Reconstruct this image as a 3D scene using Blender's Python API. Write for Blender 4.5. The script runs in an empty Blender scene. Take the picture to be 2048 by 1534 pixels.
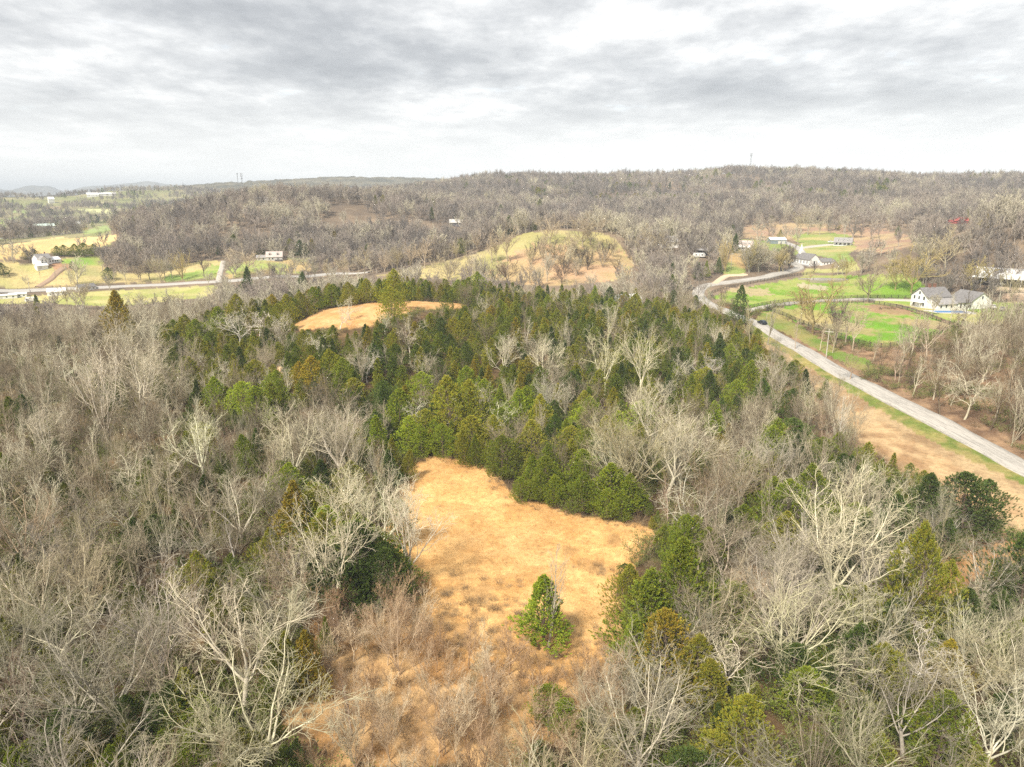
import bpy, math, random
import numpy as np
from mathutils import Vector, Matrix

R = math.radians
scene = bpy.context.scene
col = scene.collection

# ------------------------------------------------------------------ camera
PW, PH, F = 2048.0, 1534.0, 1420.0
PITCH = R(15.0)
CAMZ = 50.0
cam_data = bpy.data.cameras.new("camera")
cam_data.sensor_width = 36.0
cam_data.lens = 36.0 * F / PW
cam_data.clip_start = 0.5
cam_data.clip_end = 60000.0
cam = bpy.data.objects.new("camera", cam_data)
col.objects.link(cam)
cam.location = (0, 0, CAMZ)
cam.rotation_euler = (R(90) - PITCH, 0, 0)
scene.camera = cam

# ------------------------------------------------------------------ light
SUN_EL, SUN_AZ = R(48), R(215)      # azimuth clockwise from +Y (behind the viewer, a little to the left)
sun_data = bpy.data.lights.new("sun", 'SUN')
sun_data.energy = 2.1
sun_data.angle = R(10)
sun_data.color = (1.0, 0.93, 0.80)
sun = bpy.data.objects.new("sun", sun_data)
col.objects.link(sun)
sun.location = (-60, -100, 200)
sd = Vector((math.sin(SUN_AZ) * math.cos(SUN_EL), math.cos(SUN_AZ) * math.cos(SUN_EL), math.sin(SUN_EL)))
sun.rotation_euler = sd.to_track_quat('Z', 'Y').to_euler()

scene.view_settings.view_transform = 'Standard'
scene.view_settings.look = 'None'
scene.view_settings.exposure = 1.66
scene.view_settings.gamma = 1.0
scene.render.film_transparent = False
cy = scene.cycles
cy.use_denoising = False
try:
    cy.denoiser = 'OPENIMAGEDENOISE'
    cy.denoising_input_passes = 'RGB_ALBEDO_NORMAL'
    cy.denoising_prefilter = 'ACCURATE'
except Exception:
    pass
cy.max_bounces = 4
cy.diffuse_bounces = 2
cy.glossy_bounces = 1
cy.transmission_bounces = 2
cy.volume_bounces = 0
cy.transparent_max_bounces = 4
cy.use_adaptive_sampling = False
cy.sample_clamp_indirect = 3.0
cy.sample_clamp_direct = 12.0
cy.caustics_reflective = False
cy.caustics_refractive = False


def nd(nt, typ, **kw):
    n = nt.nodes.new(typ)
    for k, v in kw.items():
        if k.startswith('_'):
            setattr(n, k[1:], v)
        else:
            key = int(k[1:]) if k[0] == 'i' and k[1:].isdigit() else k.replace('__', ' ')
            n.inputs[key].default_value = v
    return n


def ln(nt, a, ao, b, bi):
    nt.links.new(a.outputs[ao], b.inputs[bi])


def math_node(nt, op, a=None, b=None, c=None, clamp=False):
    n = nt.nodes.new('ShaderNodeMath')
    n.operation = op
    n.use_clamp = clamp
    for i, v in enumerate((a, b, c)):
        if v is None:
            continue
        if isinstance(v, (int, float)):
            n.inputs[i].default_value = v
        else:
            nt.links.new(v, n.inputs[i])
    return n.outputs[0]


def ramp(nt, fac, stops, interp='LINEAR'):
    n = nt.nodes.new('ShaderNodeValToRGB')
    cr = n.color_ramp
    cr.interpolation = interp
    while len(cr.elements) < len(stops):
        cr.elements.new(0.5)
    for e, (p, c) in zip(cr.elements, stops):
        e.position = p
        e.color = (c[0], c[1], c[2], 1) if not isinstance(c, (int, float)) else (c, c, c, 1)
    nt.links.new(fac, n.inputs[0])
    return n.outputs[0]


def mixc(nt, fac, a, b, typ='MIX'):
    n = nt.nodes.new('ShaderNodeMix')
    n.data_type = 'RGBA'
    n.blend_type = typ
    for i, v in ((0, fac), (6, a), (7, b)):
        if isinstance(v, (int, float)):
            n.inputs[i].default_value = v
        elif isinstance(v, tuple):
            n.inputs[i].default_value = (v[0], v[1], v[2], 1)
        else:
            nt.links.new(v, n.inputs[i])
    return n.outputs[2]


# ------------------------------------------------------------------ world: broken grey stratocumulus over a Nishita sky
world = bpy.data.worlds.new("World")
scene.world = world
world.use_nodes = True
wt = world.node_tree
wt.nodes.clear()
w_out = nd(wt, 'ShaderNodeOutputWorld')
sky = nd(wt, 'ShaderNodeTexSky', _sky_type='NISHITA', _sun_disc=False, _sun_elevation=SUN_EL, _sun_rotation=SUN_AZ)
bg_sky = nd(wt, 'ShaderNodeBackground', Strength=0.1)
ln(wt, sky, 0, bg_sky, 0)
tc = nd(wt, 'ShaderNodeTexCoord')
sx = nd(wt, 'ShaderNodeSeparateXYZ')
ln(wt, tc, 'Generated', sx, 0)
zc = math_node(wt, 'MAXIMUM', sx.outputs[2], 0.0)
den = math_node(wt, 'ADD', zc, 0.13)
ux = math_node(wt, 'DIVIDE', sx.outputs[0], den)
uy = math_node(wt, 'DIVIDE', sx.outputs[1], den)
cv = nd(wt, 'ShaderNodeCombineXYZ')
wt.links.new(ux, cv.inputs[0])
wt.links.new(uy, cv.inputs[1])


def cloud_noise(scale, detail, rough, off, sc=(1, 1, 1), dist=0.0):
    mp = nd(wt, 'ShaderNodeMapping')
    mp.inputs['Location'].default_value = off
    mp.inputs['Scale'].default_value = sc
    ln(wt, cv, 0, mp, 0)
    n = nd(wt, 'ShaderNodeTexNoise', Scale=scale, Detail=detail, Roughness=rough, Distortion=dist)
    ln(wt, mp, 0, n, 0)
    return n.outputs['Fac']


CLOUD_OFF = (21.5, 35.35, 0.0)
n1 = cloud_noise(0.75, 4, 0.5, CLOUD_OFF, (1.15, 1.0, 1), 0.0)
n2 = cloud_noise(2.1, 6, 0.6, (11.3, 2.2, 0), (1.25, 1.0, 1), 0.1)
n3 = cloud_noise(7.0, 5, 0.6, (1.7, 5.2, 0), (1.4, 1.0, 1), 0.1)
s1 = math_node(wt, 'MULTIPLY', n1, 0.56)
s2 = math_node(wt, 'MULTIPLY', n2, 0.34)
s3 = math_node(wt, 'MULTIPLY', n3, 0.12)
ssum = math_node(wt, 'ADD', math_node(wt, 'ADD', s1, s2), s3)
ctone = ramp(wt, ssum, [(0.37, (0.20, 0.21, 0.225)), (0.46, (0.285, 0.294, 0.305)), (0.53, (0.40, 0.406, 0.41)),
                        (0.59, (0.54, 0.541, 0.535)), (0.66, (0.70, 0.70, 0.688))])
hz = ramp(wt, zc, [(0.0, 1.0), (0.05, 0.72), (0.13, 0.12), (0.26, 0.0)])
ctone = mixc(wt, hz, ctone, (0.61, 0.61, 0.595))
# lower hemisphere: never seen past the ground sheet, keeps the light from below neutral
below = math_node(wt, 'LESS_THAN', sx.outputs[2], -0.02)
ctone = mixc(wt, below, ctone, (0.25, 0.22, 0.18))
bg_cl = nd(wt, 'ShaderNodeBackground', Strength=0.63)
wt.links.new(ctone, bg_cl.inputs[0])
# small thin openings where the blue shows faintly
thin = ramp(wt, n2, [(0.0, 0.985), (0.62, 0.97), (0.72, 0.85)])
msh = nd(wt, 'ShaderNodeMixShader')
wt.links.new(thin, msh.inputs[0])
ln(wt, bg_sky, 0, msh, 1)
ln(wt, bg_cl, 0, msh, 2)
ln(wt, msh, 0, w_out, 0)

# ------------------------------------------------------------------ pixel <-> world helpers (used only to lay the place out)
cp, sp = math.cos(PITCH), math.sin(PITCH)


def ray(px, py):
    a = (px - PW / 2) / F
    b = (PH / 2 - py) / F
    return np.array([a, cp + b * sp, -sp + b * cp])


def project(x, y, z):
    x = np.asarray(x, float); y = np.asarray(y, float); z = np.asarray(z, float) - CAMZ
    d = y * cp - z * sp
    d = np.where(np.abs(d) < 1e-3, 1e-3, d)
    u = y * sp + z * cp
    return PW / 2 + F * x / d, PH / 2 - F * u / d, d


# value noise -------------------------------------------------
def _hash(ix, iy, seed):
    h = (ix.astype(np.int64) * 374761393 + iy.astype(np.int64) * 668265263 + seed * 1442695041) & 0x7fffffff
    h = ((h ^ (h >> 13)) * 1274126177) & 0x7fffffff
    h = (h ^ (h >> 16)) & 0xffff
    return h / 65535.0


def vnoise(x, y, seed=0):
    x = np.asarray(x, float); y = np.asarray(y, float)
    ix = np.floor(x); iy = np.floor(y)
    fx = x - ix; fy = y - iy
    fx = fx * fx * (3 - 2 * fx); fy = fy * fy * (3 - 2 * fy)
    a = _hash(ix, iy, seed); b = _hash(ix + 1, iy, seed)
    c = _hash(ix, iy + 1, seed); d = _hash(ix + 1, iy + 1, seed)
    return (a * (1 - fx) + b * fx) * (1 - fy) + (c * (1 - fx) + d * fx) * fy


def fbm(x, y, seed=0, octv=4):
    s = 0; a = 0.5; t = 0
    x = np.asarray(x, float); y = np.asarray(y, float)
    for i in range(octv):
        s = s + a * vnoise(x * 2 ** i, y * 2 ** i, seed + i * 17)
        t += a
        a *= 0.5
    return s / t


# ------------------------------------------------------------------ terrain: smooth surface through control points
CPTS = []


def c_d(px, py, D):
    d = ray(px, py); h = math.hypot(d[0], d[1])
    CPTS.append((math.atan2(d[0], d[1]), math.log(D), CAMZ + D * d[2] / h))


def c_z(px, py, z):
    d = ray(px, py); h = math.hypot(d[0], d[1])
    D = (z - CAMZ) / (d[2] / h)
    CPTS.append((math.atan2(d[0], d[1]), math.log(D), z))


def c_h(px, D, z):
    CPTS.append((math.atan2((px - PW / 2) / F, cp), math.log(D), z))


for px in (-700, -200, 300, 700, 1024, 1400, 1800, 2250, 2750):
    for D in (25, 55, 85):
        c_h(px, D, 0.0)
for a in [(835, 920, 0), (1310, 1080, 0), (1700, 800, 0), (2048, 938, 0), (1590, 692, .6), (1500, 645, 1.5), (1400, 592, 2.5),
          (600, 900, -.5), (300, 900, -1), (0, 900, -1.5), (1150, 800, 2), (1350, 800, 1.2), (900, 760, 4), (650, 760, 4), (400, 760, 0),
          (760, 640, 10), (640, 640, 8.5), (900, 640, 9), (1060, 650, 6), (1200, 650, 4), (1320, 640, 3), (500, 660, 4), (0, 720, -3), (150, 650, -5),
          (300, 650, -3), (100, 598, -8), (400, 597, -8), (-300, 590, -8), (330, 570, -7), (0, 583, -8), (660, 548, -5),
          (1600, 555, 4), (1630, 538, 5), (1620, 524, 7), (1850, 618, 2), (1700, 562, 3), (2000, 575, 7), (2300, 575, 9), (1740, 690, 2), (1900, 650, 2),
          (1450, 615, 2.3), (1900, 790, 2), (1980, 720, 4), (2300, 760, 6), (2400, 1000, 0)]:
    c_z(*a)
for a in [(760, 330, 5), (640, 330, 2), (900, 330, 4), (1050, 330, 2), (1200, 330, 1), (500, 330, -4), (500, 250, 3), (760, 275, 10.5), (700, 255, 10.5)]:
    c_h(*a)
for a in [(1550, 492, 560), (1685, 491, 580), (1500, 498, 520), (1700, 455, 680), (1915, 446, 690), (2200, 446, 690), (1900, 500, 430), (2048, 480, 430), (1750, 520, 470), (2300, 480, 430),
          (1340, 492, 480), (1400, 513, 450), (1450, 540, 430), (1480, 515, 480),
          (560, 521, 540), (640, 507, 570), (90, 526, 560), (250, 533, 565), (-200, 530, 560), (400, 530, 560), (110, 500, 720), (0, 510, 720), (-200, 500, 720), (200, 473, 930), (0, 482, 930), (-200, 480, 930),
          (100, 445, 1400), (-150, 445, 1400), (320, 432, 1500), (200, 412, 1850), (0, 408, 2000), (-200, 405, 2000), (280, 382, 2250), (200, 388, 2250), (110, 397, 2150), (30, 404, 2100),
          (330, 405, 2000), (400, 390, 2300), (400, 374, 3000), (500, 367, 3000), (600, 361, 3000), (740, 358, 3000), (860, 361, 3000),
          (0, 402, 2650), (60, 402, 2650), (110, 402, 2650), (160, 400, 2650), (0, 401, 3300), (80, 401, 3300), (160, 400, 3300), (60, 399, 4600), (170, 399, 4600), (-150, 397, 4600), (280, 397, 4600), (100, 400, 6500), (300, 400, 6500), (-150, 400, 6500), (600, 400, 6500), (1024, 400, 6000), (1500, 400, 6000), (2200, 400, 6000),
          (-100, 386, 9500), (0, 386, 9500), (150, 386, 9500), (300, 386, 9500), (450, 386, 9500), (600, 386, 9500), (1024, 386, 9500), (2200, 386, 9500),
          (0, 386, 14000), (500, 386, 14000), (1024, 386, 14000), (1600, 386, 14000), (2300, 386, 14000), (-300, 386, 14000),
          # wooded hill on the left
          (240, 478, 690), (310, 447, 730), (400, 424, 760), (490, 402, 790), (570, 394, 800), (680, 396, 830), (430, 470, 640), (600, 450, 660), (350, 495, 620), (600, 495, 600), (750, 495, 560),
          (800, 410, 900), (800, 380, 1300), (860, 366, 1400), (950, 356, 1400), (1040, 352, 1400), (1150, 357, 1400), (1270, 351, 1400), (1400, 350, 1400), (1500, 346, 1400), (1650, 349, 1400),
          (1750, 358, 1350), (1900, 362, 1300), (2048, 362, 1300), (2300, 362, 1300),
          (910, 452, 680), (1000, 430, 800), (1125, 428, 830), (1300, 430, 800), (1420, 435, 750), (1550, 440, 720), (1500, 405, 900), (1800, 418, 850), (2000, 418, 850), (2300, 418, 850),
          (1120, 388, 1100), (1400, 382, 1100), (1700, 386, 1100), (2000, 390, 1100), (950, 390, 1100),
          # grassy hill
          (1050, 465, 480), (1130, 459, 485), (1190, 464, 480), (1240, 482, 470), (1000, 485, 475), (960, 503, 465), (850, 529, 450), (750, 549, 440), (1100, 520, 425), (1200, 530, 420), (1000, 545, 410), (1000, 572, 375), (1130, 577, 365), (1230, 560, 385), (850, 570, 385),
          (1280, 505, 460)]:
    c_d(a[0], a[1] + (9 if 1240 < a[2] < 1410 else 0), a[2])
for a in [(1130, 590, 18), (950, 570, 4), (1240, 580, 18), (850, 540, 0), (500, 1100, 8), (300, 1000, -4), (650, 1150, 20), (400, 1100, 0),
          (600, 4000, 40), (400, 4000, 10), (1024, 2500, 50), (1500, 2500, 60), (2200, 2500, 60), (1024, 4000, 20), (1800, 4000, 20)]:
    c_h(*a)
CPTS = np.array(CPTS)
_c2 = 0.07 ** 2


def _phi(r2):
    return np.sqrt(r2 + _c2)


_A = _phi(((CPTS[:, None, :2] - CPTS[None, :, :2]) ** 2).sum(2))
# fit the slope z/D: keeps near ground gentle while far hills rise
_n = len(CPTS)
_M = np.zeros((_n + 1, _n + 1))
_M[:_n, :_n] = _A - np.eye(_n) * 0.004
_M[:_n, _n] = 1; _M[_n, :_n] = 1
_rhs = np.concatenate([CPTS[:, 2] / np.exp(CPTS[:, 1]), [0]])
_W = np.linalg.solve(_M, _rhs)


def terrain(x, y):
    x = np.asarray(x, float); y = np.asarray(y, float)
    shp = x.shape
    x = x.ravel(); y = y.ravel()
    th = np.clip(np.arctan2(x, y), -1.1, 1.1)
    D = np.clip(np.hypot(x, y), 22, 15000)
    L = np.log(D)
    out = np.empty(len(x))
    for i in range(0, len(x), 40000):
        s = slice(i, i + 40000)
        r2 = (th[s, None] - CPTS[None, :, 0]) ** 2 + (L[s, None] - CPTS[None, :, 1]) ** 2
        out[s] = _phi(r2) @ _W[:_n] + _W[_n]
    z = out * D
    z = z + (fbm(x / 18, y / 18, 3, 3) - 0.5) * 1.1 + (fbm(x / 90, y / 90, 9, 3) - 0.5) * np.clip(D / 150, 0, 14)
    fold = np.clip((D - 620) / 22, 0, 24) * (D < 2600)
    z = z + (fbm(x / 230, y / 230, 15, 2) - 0.5) * fold
    # the long blue mountains on the far left
    rad = np.exp(-((L - math.log(9500)) / .06) ** 2)
    pxa = PW / 2 + F * np.tan(np.clip(th, -1.0, 1.0)) * cp
    for c_, w_, h_ in ((-40, 60, 9), (40, 38, 10), (130, 34, 12), (165, 16, 6), (235, 34, 10), (290, 34, 11), (345, 40, 17), (430, 60, 14)):
        z = z + rad * (h_ * 6.7) * np.exp(-((pxa - c_) / w_) ** 2)
    return z.reshape(shp)


def tz(x, y):
    return float(terrain(np.array([x]), np.array([y]))[0])


_LR = np.exp(np.linspace(math.log(26), math.log(12000), 3200))


def ground(px, py):
    """the point of the ground that stands at a photo position"""
    d = ray(px, py); h = math.hypot(d[0], d[1])
    ux_, uy_ = d[0] / h, d[1] / h
    zs = terrain(ux_ * _LR, uy_ * _LR)
    zr = CAMZ + _LR * d[2] / h
    k = np.nonzero(zr <= zs)[0]
    i = int(k[0]) if len(k) else len(_LR) - 1
    if 0 < i:
        a = zr[i - 1] - zs[i - 1]; b = zr[i] - zs[i]
        t = a / (a - b) if a != b else 0
        D = _LR[i - 1] + (_LR[i] - _LR[i - 1]) * t
    else:
        D = _LR[i]
    return Vector((ux_ * D, uy_ * D, tz(ux_ * D, uy_ * D)))


def gline(pts, step=4.0, smooth=True):
    """photo polyline -> ground polyline (x, y) resampled in metres"""
    P = np.array([list(ground(*p)[:2]) for p in pts])
    if smooth and len(P) > 2:
        Q = []
        for i in range(len(P) - 1):
            p0 = P[max(i - 1, 0)]; p1 = P[i]; p2 = P[i + 1]; p3 = P[min(i + 2, len(P) - 1)]
            for t in np.linspace(0, 1, 24, endpoint=False):
                Q.append(0.5 * ((2 * p1) + (-p0 + p2) * t + (2 * p0 - 5 * p1 + 4 * p2 - p3) * t * t + (-p0 + 3 * p1 - 3 * p2 + p3) * t ** 3))
        Q.append(P[-1])
        P = np.array(Q)
    s = np.concatenate([[0], np.cumsum(np.hypot(*np.diff(P, axis=0).T))])
    n = max(2, int(s[-1] / step) + 1)
    t = np.linspace(0, s[-1], n)
    return np.stack([np.interp(t, s, P[:, 0]), np.interp(t, s, P[:, 1])], 1)


def inpoly(px, py, poly):
    px = np.asarray(px); py = np.asarray(py)
    r = np.zeros(px.shape, bool)
    n = len(poly)
    for i in range(n):
        x1, y1 = poly[i]; x2, y2 = poly[(i + 1) % n]
        if y1 == y2:
            continue
        c = ((y1 > py) != (y2 > py)) & (px < (x2 - x1) * (py - y1) / (y2 - y1) + x1)
        r ^= c
    return r


def dist_line(x, y, L):
    d = np.full(np.shape(x), 1e9)
    for a, b in zip(L[:-1], L[1:]):
        v = b - a; l2 = v @ v
        t = np.clip(((x - a[0]) * v[0] + (y - a[1]) * v[1]) / l2, 0, 1)
        d = np.minimum(d, np.hypot(x - a[0] - t * v[0], y - a[1] - t * v[1]))
    return d


# ------------------------------------------------------------------ tagging
def tag(o, label=None, cat=None, group=None, kind=None):
    if label: o['label'] = label
    if cat: o['category'] = cat
    if group: o['group'] = group
    if kind: o['kind'] = kind
    return o


def empty(name, loc, rz=0.0):
    o = bpy.data.objects.new(name, None)
    o.empty_display_size = 0.5
    o.location = loc
    o.rotation_euler = (0, 0, rz)
    col.objects.link(o)
    return o


def np_mesh(name, V, Fq=None, Ft=None, mats=(), smooth=False):
    """mesh from numpy arrays of quads and triangles"""
    me = bpy.data.meshes.new(name)
    V = np.asarray(V, np.float32)
    nq = 0 if Fq is None else len(Fq)
    ntr = 0 if Ft is None else len(Ft)
    me.vertices.add(len(V))
    me.vertices.foreach_set('co', V.ravel())
    loops = []
    if nq: loops.append(np.asarray(Fq, np.int32).ravel())
    if ntr: loops.append(np.asarray(Ft, np.int32).ravel())
    lv = np.concatenate(loops)
    me.loops.add(len(lv))
    me.loops.foreach_set('vertex_index', lv)
    st = np.concatenate([np.arange(nq) * 4, nq * 4 + np.arange(ntr) * 3]).astype(np.int32)
    me.polygons.add(nq + ntr)
    me.polygons.foreach_set('loop_start', st)
    if smooth:
        me.polygons.foreach_set('use_smooth', np.ones(nq + ntr, bool))
    for m in mats:
        me.materials.append(m)
    me.update(calc_edges=True)
    return me


class MB:
    """collects boxes, prisms and tubes; build() links them as one mesh object"""
    def __init__(self):
        self.v = []; self.f = []

    def add(self, vs, fs):
        o = len(self.v)
        self.v += [tuple(v) for v in vs]
        self.f += [tuple(i + o for i in f) for f in fs]
        return self

    def box(self, x0, x1, y0, y1, z0, z1):
        return self.add([(x0, y0, z0), (x1, y0, z0), (x1, y1, z0), (x0, y1, z0), (x0, y0, z1), (x1, y0, z1), (x1, y1, z1), (x0, y1, z1)],
                        [(3, 2, 1, 0), (4, 5, 6, 7), (0, 1, 5, 4), (1, 2, 6, 5), (2, 3, 7, 6), (3, 0, 4, 7)])

    def hexa(self, b, t):
        """b, t: four bottom and four top points, counter-clockwise from above"""
        return self.add(list(b) + list(t), [(3, 2, 1, 0), (4, 5, 6, 7), (0, 1, 5, 4), (1, 2, 6, 5), (2, 3, 7, 6), (3, 0, 4, 7)])

    def bar(self, a, b, w, h=None):
        a = Vector(a); b = Vector(b); d = (b - a).normalized()
        up = Vector((0, 0, 1)) if abs(d.z) < .95 else Vector((1, 0, 0))
        s = d.cross(up).normalized() * (w / 2); u = s.cross(d).normalized() * ((h or w) / 2)
        return self.hexa([a - s - u, a + s - u, b + s - u, b - s - u], [a - s + u, a + s + u, b + s + u, b - s + u])

    def tube(self, a, b, r0, r1=None, n=8, caps=True):
        a = Vector(a); b = Vector(b); r1 = r0 if r1 is None else r1
        d = (b - a).normalized(); up = Vector((0, 0, 1)) if abs(d.z) < .95 else Vector((1, 0, 0))
        s = d.cross(up).normalized(); u = d.cross(s).normalized()
        vs = []
        for c, r in ((a, r0), (b, r1)):
            for i in range(n):
                t = 2 * math.pi * i / n
                vs.append(c + s * (r * math.cos(t)) + u * (r * math.sin(t)))
        fs = [(i, (i + 1) % n, n + (i + 1) % n, n + i) for i in range(n)]
        if caps:
            fs += [tuple(range(n - 1, -1, -1)), tuple(range(n, 2 * n))]
        return self.add(vs, fs)

    def build(self, name, mat, parent=None):
        me = bpy.data.meshes.new(name)
        me.from_pydata(self.v, [], self.f)
        me.materials.append(mat)
        me.update()
        o = bpy.data.objects.new(name, me)
        col.objects.link(o)
        if parent is not None:
            o.parent = parent
        return o


# ------------------------------------------------------------------ materials
def new_mat(name):
    m = bpy.data.materials.new(name)
    m.use_nodes = True
    nt = m.node_tree
    b = nt.nodes['Principled BSDF']
    b.inputs['Roughness'].default_value = 0.85
    b.inputs['Specular IOR Level'].default_value = 0.15
    return m, nt, b


def noise(nt, scale, detail=4, rough=0.6, coord='Object', sc=None, dist=0.0):
    t = nt.nodes.new('ShaderNodeTexCoord')
    n = nd(nt, 'ShaderNodeTexNoise', Scale=scale, Detail=detail, Roughness=rough, Distortion=dist)
    if sc:
        mp = nd(nt, 'ShaderNodeMapping')
        mp.inputs['Scale'].default_value = sc
        nt.links.new(t.outputs[coord], mp.inputs[0])
        nt.links.new(mp.outputs[0], n.inputs[0])
    else:
        nt.links.new(t.outputs[coord], n.inputs[0])
    return n.outputs['Fac']


def plain(name, c, rough=0.8, var=0.15, scale=2.0, metal=0.0, sc=None):
    m, nt, b = new_mat(name)
    f = noise(nt, scale, 5, 0.65, sc=sc)
    lo = tuple(x * (1 - var) for x in c); hi = tuple(min(1, x * (1 + var)) for x in c)
    nt.links.new(ramp(nt, f, [(0.3, lo), (0.7, hi)]), b.inputs['Base Color'])
    b.inputs['Roughness'].default_value = rough
    b.inputs['Metallic'].default_value = metal
    return m


def bark_mat(name, use_random=False, stops=None):
    """bark: lichen-mottled; its own hue comes from the object colour, or from a per-copy random for the far woods"""
    m, nt, b = new_mat(name)
    if use_random:
        hu = nd(nt, 'ShaderNodeAttribute', _attribute_type='INSTANCER', _attribute_name='hue')
        base = ramp(nt, hu.outputs['Fac'], stops)
    else:
        base = nt.nodes.new('ShaderNodeObjectInfo').outputs['Color']
    f = noise(nt, 1.3, 4, 0.6)
    v = ramp(nt, f, [(0.3, (0.72, 0.70, 0.66)), (0.55, (1.0, 1.0, 1.0)), (0.75, (1.12, 1.16, 1.0))])
    nt.links.new(mixc(nt, 1.0, base, v, 'MULTIPLY'), b.inputs['Base Color'])
    return m


def leaf_mat(name, use_random=False, stops=None):
    m, nt, b = new_mat(name)
    at = nd(nt, 'ShaderNodeAttribute', _attribute_name='tint')
    if use_random:
        hu = nd(nt, 'ShaderNodeAttribute', _attribute_type='INSTANCER', _attribute_name='hue')
        base = ramp(nt, hu.outputs['Fac'], stops)
    else:
        base = nt.nodes.new('ShaderNodeObjectInfo').outputs['Color']
    nt.links.new(mixc(nt, 1.0, base, at.outputs['Color'], 'MULTIPLY'), b.inputs['Base Color'])
    b.inputs['Roughness'].default_value = 0.7
    return m
# ------------------------------------------------------------------ regions of the ground (outlined where they lie in the valley)
class Region:
    def __init__(self, pts, jit=1.2, dmax=None):
        P = [ground(*p) for p in pts]
        self.P = [(p.x, p.y) for p in P]
        a = np.array(self.P)
        self.lo = a.min(0) - 8; self.hi = a.max(0) + 8
        self.jit = jit

    def mask(self, x, y, jit=None):
        j = self.jit if jit is None else jit
        m = (x > self.lo[0]) & (x < self.hi[0]) & (y > self.lo[1]) & (y < self.hi[1])
        out = np.zeros(np.shape(x), bool)
        if m.any():
            xx = x[m]; yy = y[m]
            if j:
                xx = xx + (fbm(xx / 2.5, yy / 2.5, 5, 3) - 0.5) * 5 * j
                yy = yy + (fbm(xx / 2.5, yy / 2.5, 6, 3) - 0.5) * 5 * j
            out[m] = inpoly(xx, yy, self.P)
        return out


CLEAR = Region([(832, 922), (880, 912), (930, 920), (988, 935), (1000, 965), (1038, 1000), (1090, 1012), (1150, 1028), (1230, 1042), (1290, 1052), (1318, 1070), (1305, 1095),
                (1270, 1130), (1238, 1180), (1240, 1250), (1215, 1330), (1130, 1370), (1030, 1340), (960, 1330), (880, 1290), (835, 1230), (845, 1180), (790, 1125), (752, 1085), (778, 1030), (804, 985), (815, 950)], 0.5)
LITTER = Region([(640, 1180), (800, 1130), (1240, 1180), (1260, 1330), (1240, 1440), (1000, 1560), (640, 1560), (560, 1400), (640, 1300)], 2.0)
THICKET = Region([(640, 1195), (760, 1185), (835, 1235), (900, 1300), (1000, 1335), (1100, 1365), (1190, 1345), (1250, 1370), (1270, 1460), (1210, 1600), (1000, 1640), (600, 1640), (640, 1400), (650, 1300)], .8)
UPPER = Region([(588, 648), (640, 622), (700, 611), (760, 606), (830, 603), (900, 605), (945, 609), (925, 618), (830, 621), (790, 632), (745, 652), (690, 658), (640, 655), (600, 662)], 0.5)
SMALL = [Region([(540, 735), (565, 730), (568, 760), (548, 770)], .3), Region([(482, 745), (496, 742), (498, 758), (486, 760)], .3),
         Region([(1440, 1140), (1500, 1130), (1560, 1150), (1540, 1180), (1470, 1180), (1440, 1170)], .5)]
STRIP = Region([(1650, 768), (1690, 790), (1760, 838), (1830, 886), (1950, 946), (2060, 1000), (2120, 1040), (2120, 1110), (2030, 1050), (1960, 1030), (1900, 990), (1830, 940), (1760, 910), (1720, 880), (1680, 840)], .8)
BANK = Region([(1500, 655), (1575, 700), (1640, 745), (1760, 815), (1900, 890), (2060, 975), (2120, 1010), (2120, 1120), (2040, 1075), (1960, 1045), (1880, 995), (1790, 935), (1720, 885), (1670, 830), (1630, 780), (1560, 715), (1500, 670)], .6)
STRIP2 = Region([(1870, 1120), (1950, 1095), (2010, 1080), (2060, 1090), (2020, 1130), (1970, 1160), (1910, 1200), (1880, 1170)], .6)
PAD_UP = Region([(1425, 596), (1440, 586), (1500, 573), (1570, 560), (1630, 551), (1690, 550), (1760, 549), (1830, 556), (1850, 575), (1828, 596), (1700, 597), (1590, 603), (1497, 617)], .4)
PAD_LO = Region([(1534, 621), (1592, 609), (1700, 603), (1760, 605), (1822, 617), (1875, 637), (1912, 653), (1884, 667), (1833, 683), (1775, 695), (1738, 695), (1665, 670), (1592, 644)], .3)
YARD = Region([(1740, 603), (1830, 600), (1840, 590), (2060, 600), (2100, 640), (1990, 650), (1920, 650), (1880, 635), (1820, 613)], .4)
ARENA = Region([(2005, 600), (2000, 588), (2060, 584), (2150, 590), (2150, 612), (2060, 610)], .2)
ARENA2 = Region([(1985, 583), (1975, 575), (2060, 570), (2130, 572), (2130, 582), (2060, 584)], .2)
VERGE_L = Region([(1490, 660), (1560, 700), (1640, 750), (1760, 822), (1900, 900), (2060, 975), (2060, 945), (1900, 868), (1760, 790), (1600, 695), (1500, 640)], .5)
VERGE_R = Region([(1510, 640), (1530, 622), (1600, 650), (1680, 700), (1740, 722), (1760, 745), (1700, 735), (1600, 680)], .6)
CHURCH_LAWN = Region([(1600, 560), (1625, 548), (1640, 545), (1720, 540), (1700, 510), (1640, 500), (1600, 497), (1500, 497), (1480, 505), (1590, 505), (1640, 512), (1670, 520), (1690, 533), (1640, 538), (1612, 537), (1605, 548)], .5)
HOUSE_LAWN = Region([(1475, 500), (1480, 478), (1530, 482), (1600, 490), (1580, 470), (1640, 462), (1700, 470), (1712, 495), (1690, 518), (1660, 512), (1640, 505), (1600, 510), (1540, 506)], .8)
FIELD_R = Region([(1445, 552), (1452, 530), (1468, 500), (1490, 502), (1500, 515), (1490, 540), (1486, 552)], .6)
OPEN_SLOPE = Region([(1480, 475), (1490, 450), (1560, 446), (1640, 448), (1720, 450), (1790, 462), (1820, 474), (1830, 490), (1780, 505), (1710, 500), (1640, 480), (1560, 480)], 3.0)
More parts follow.
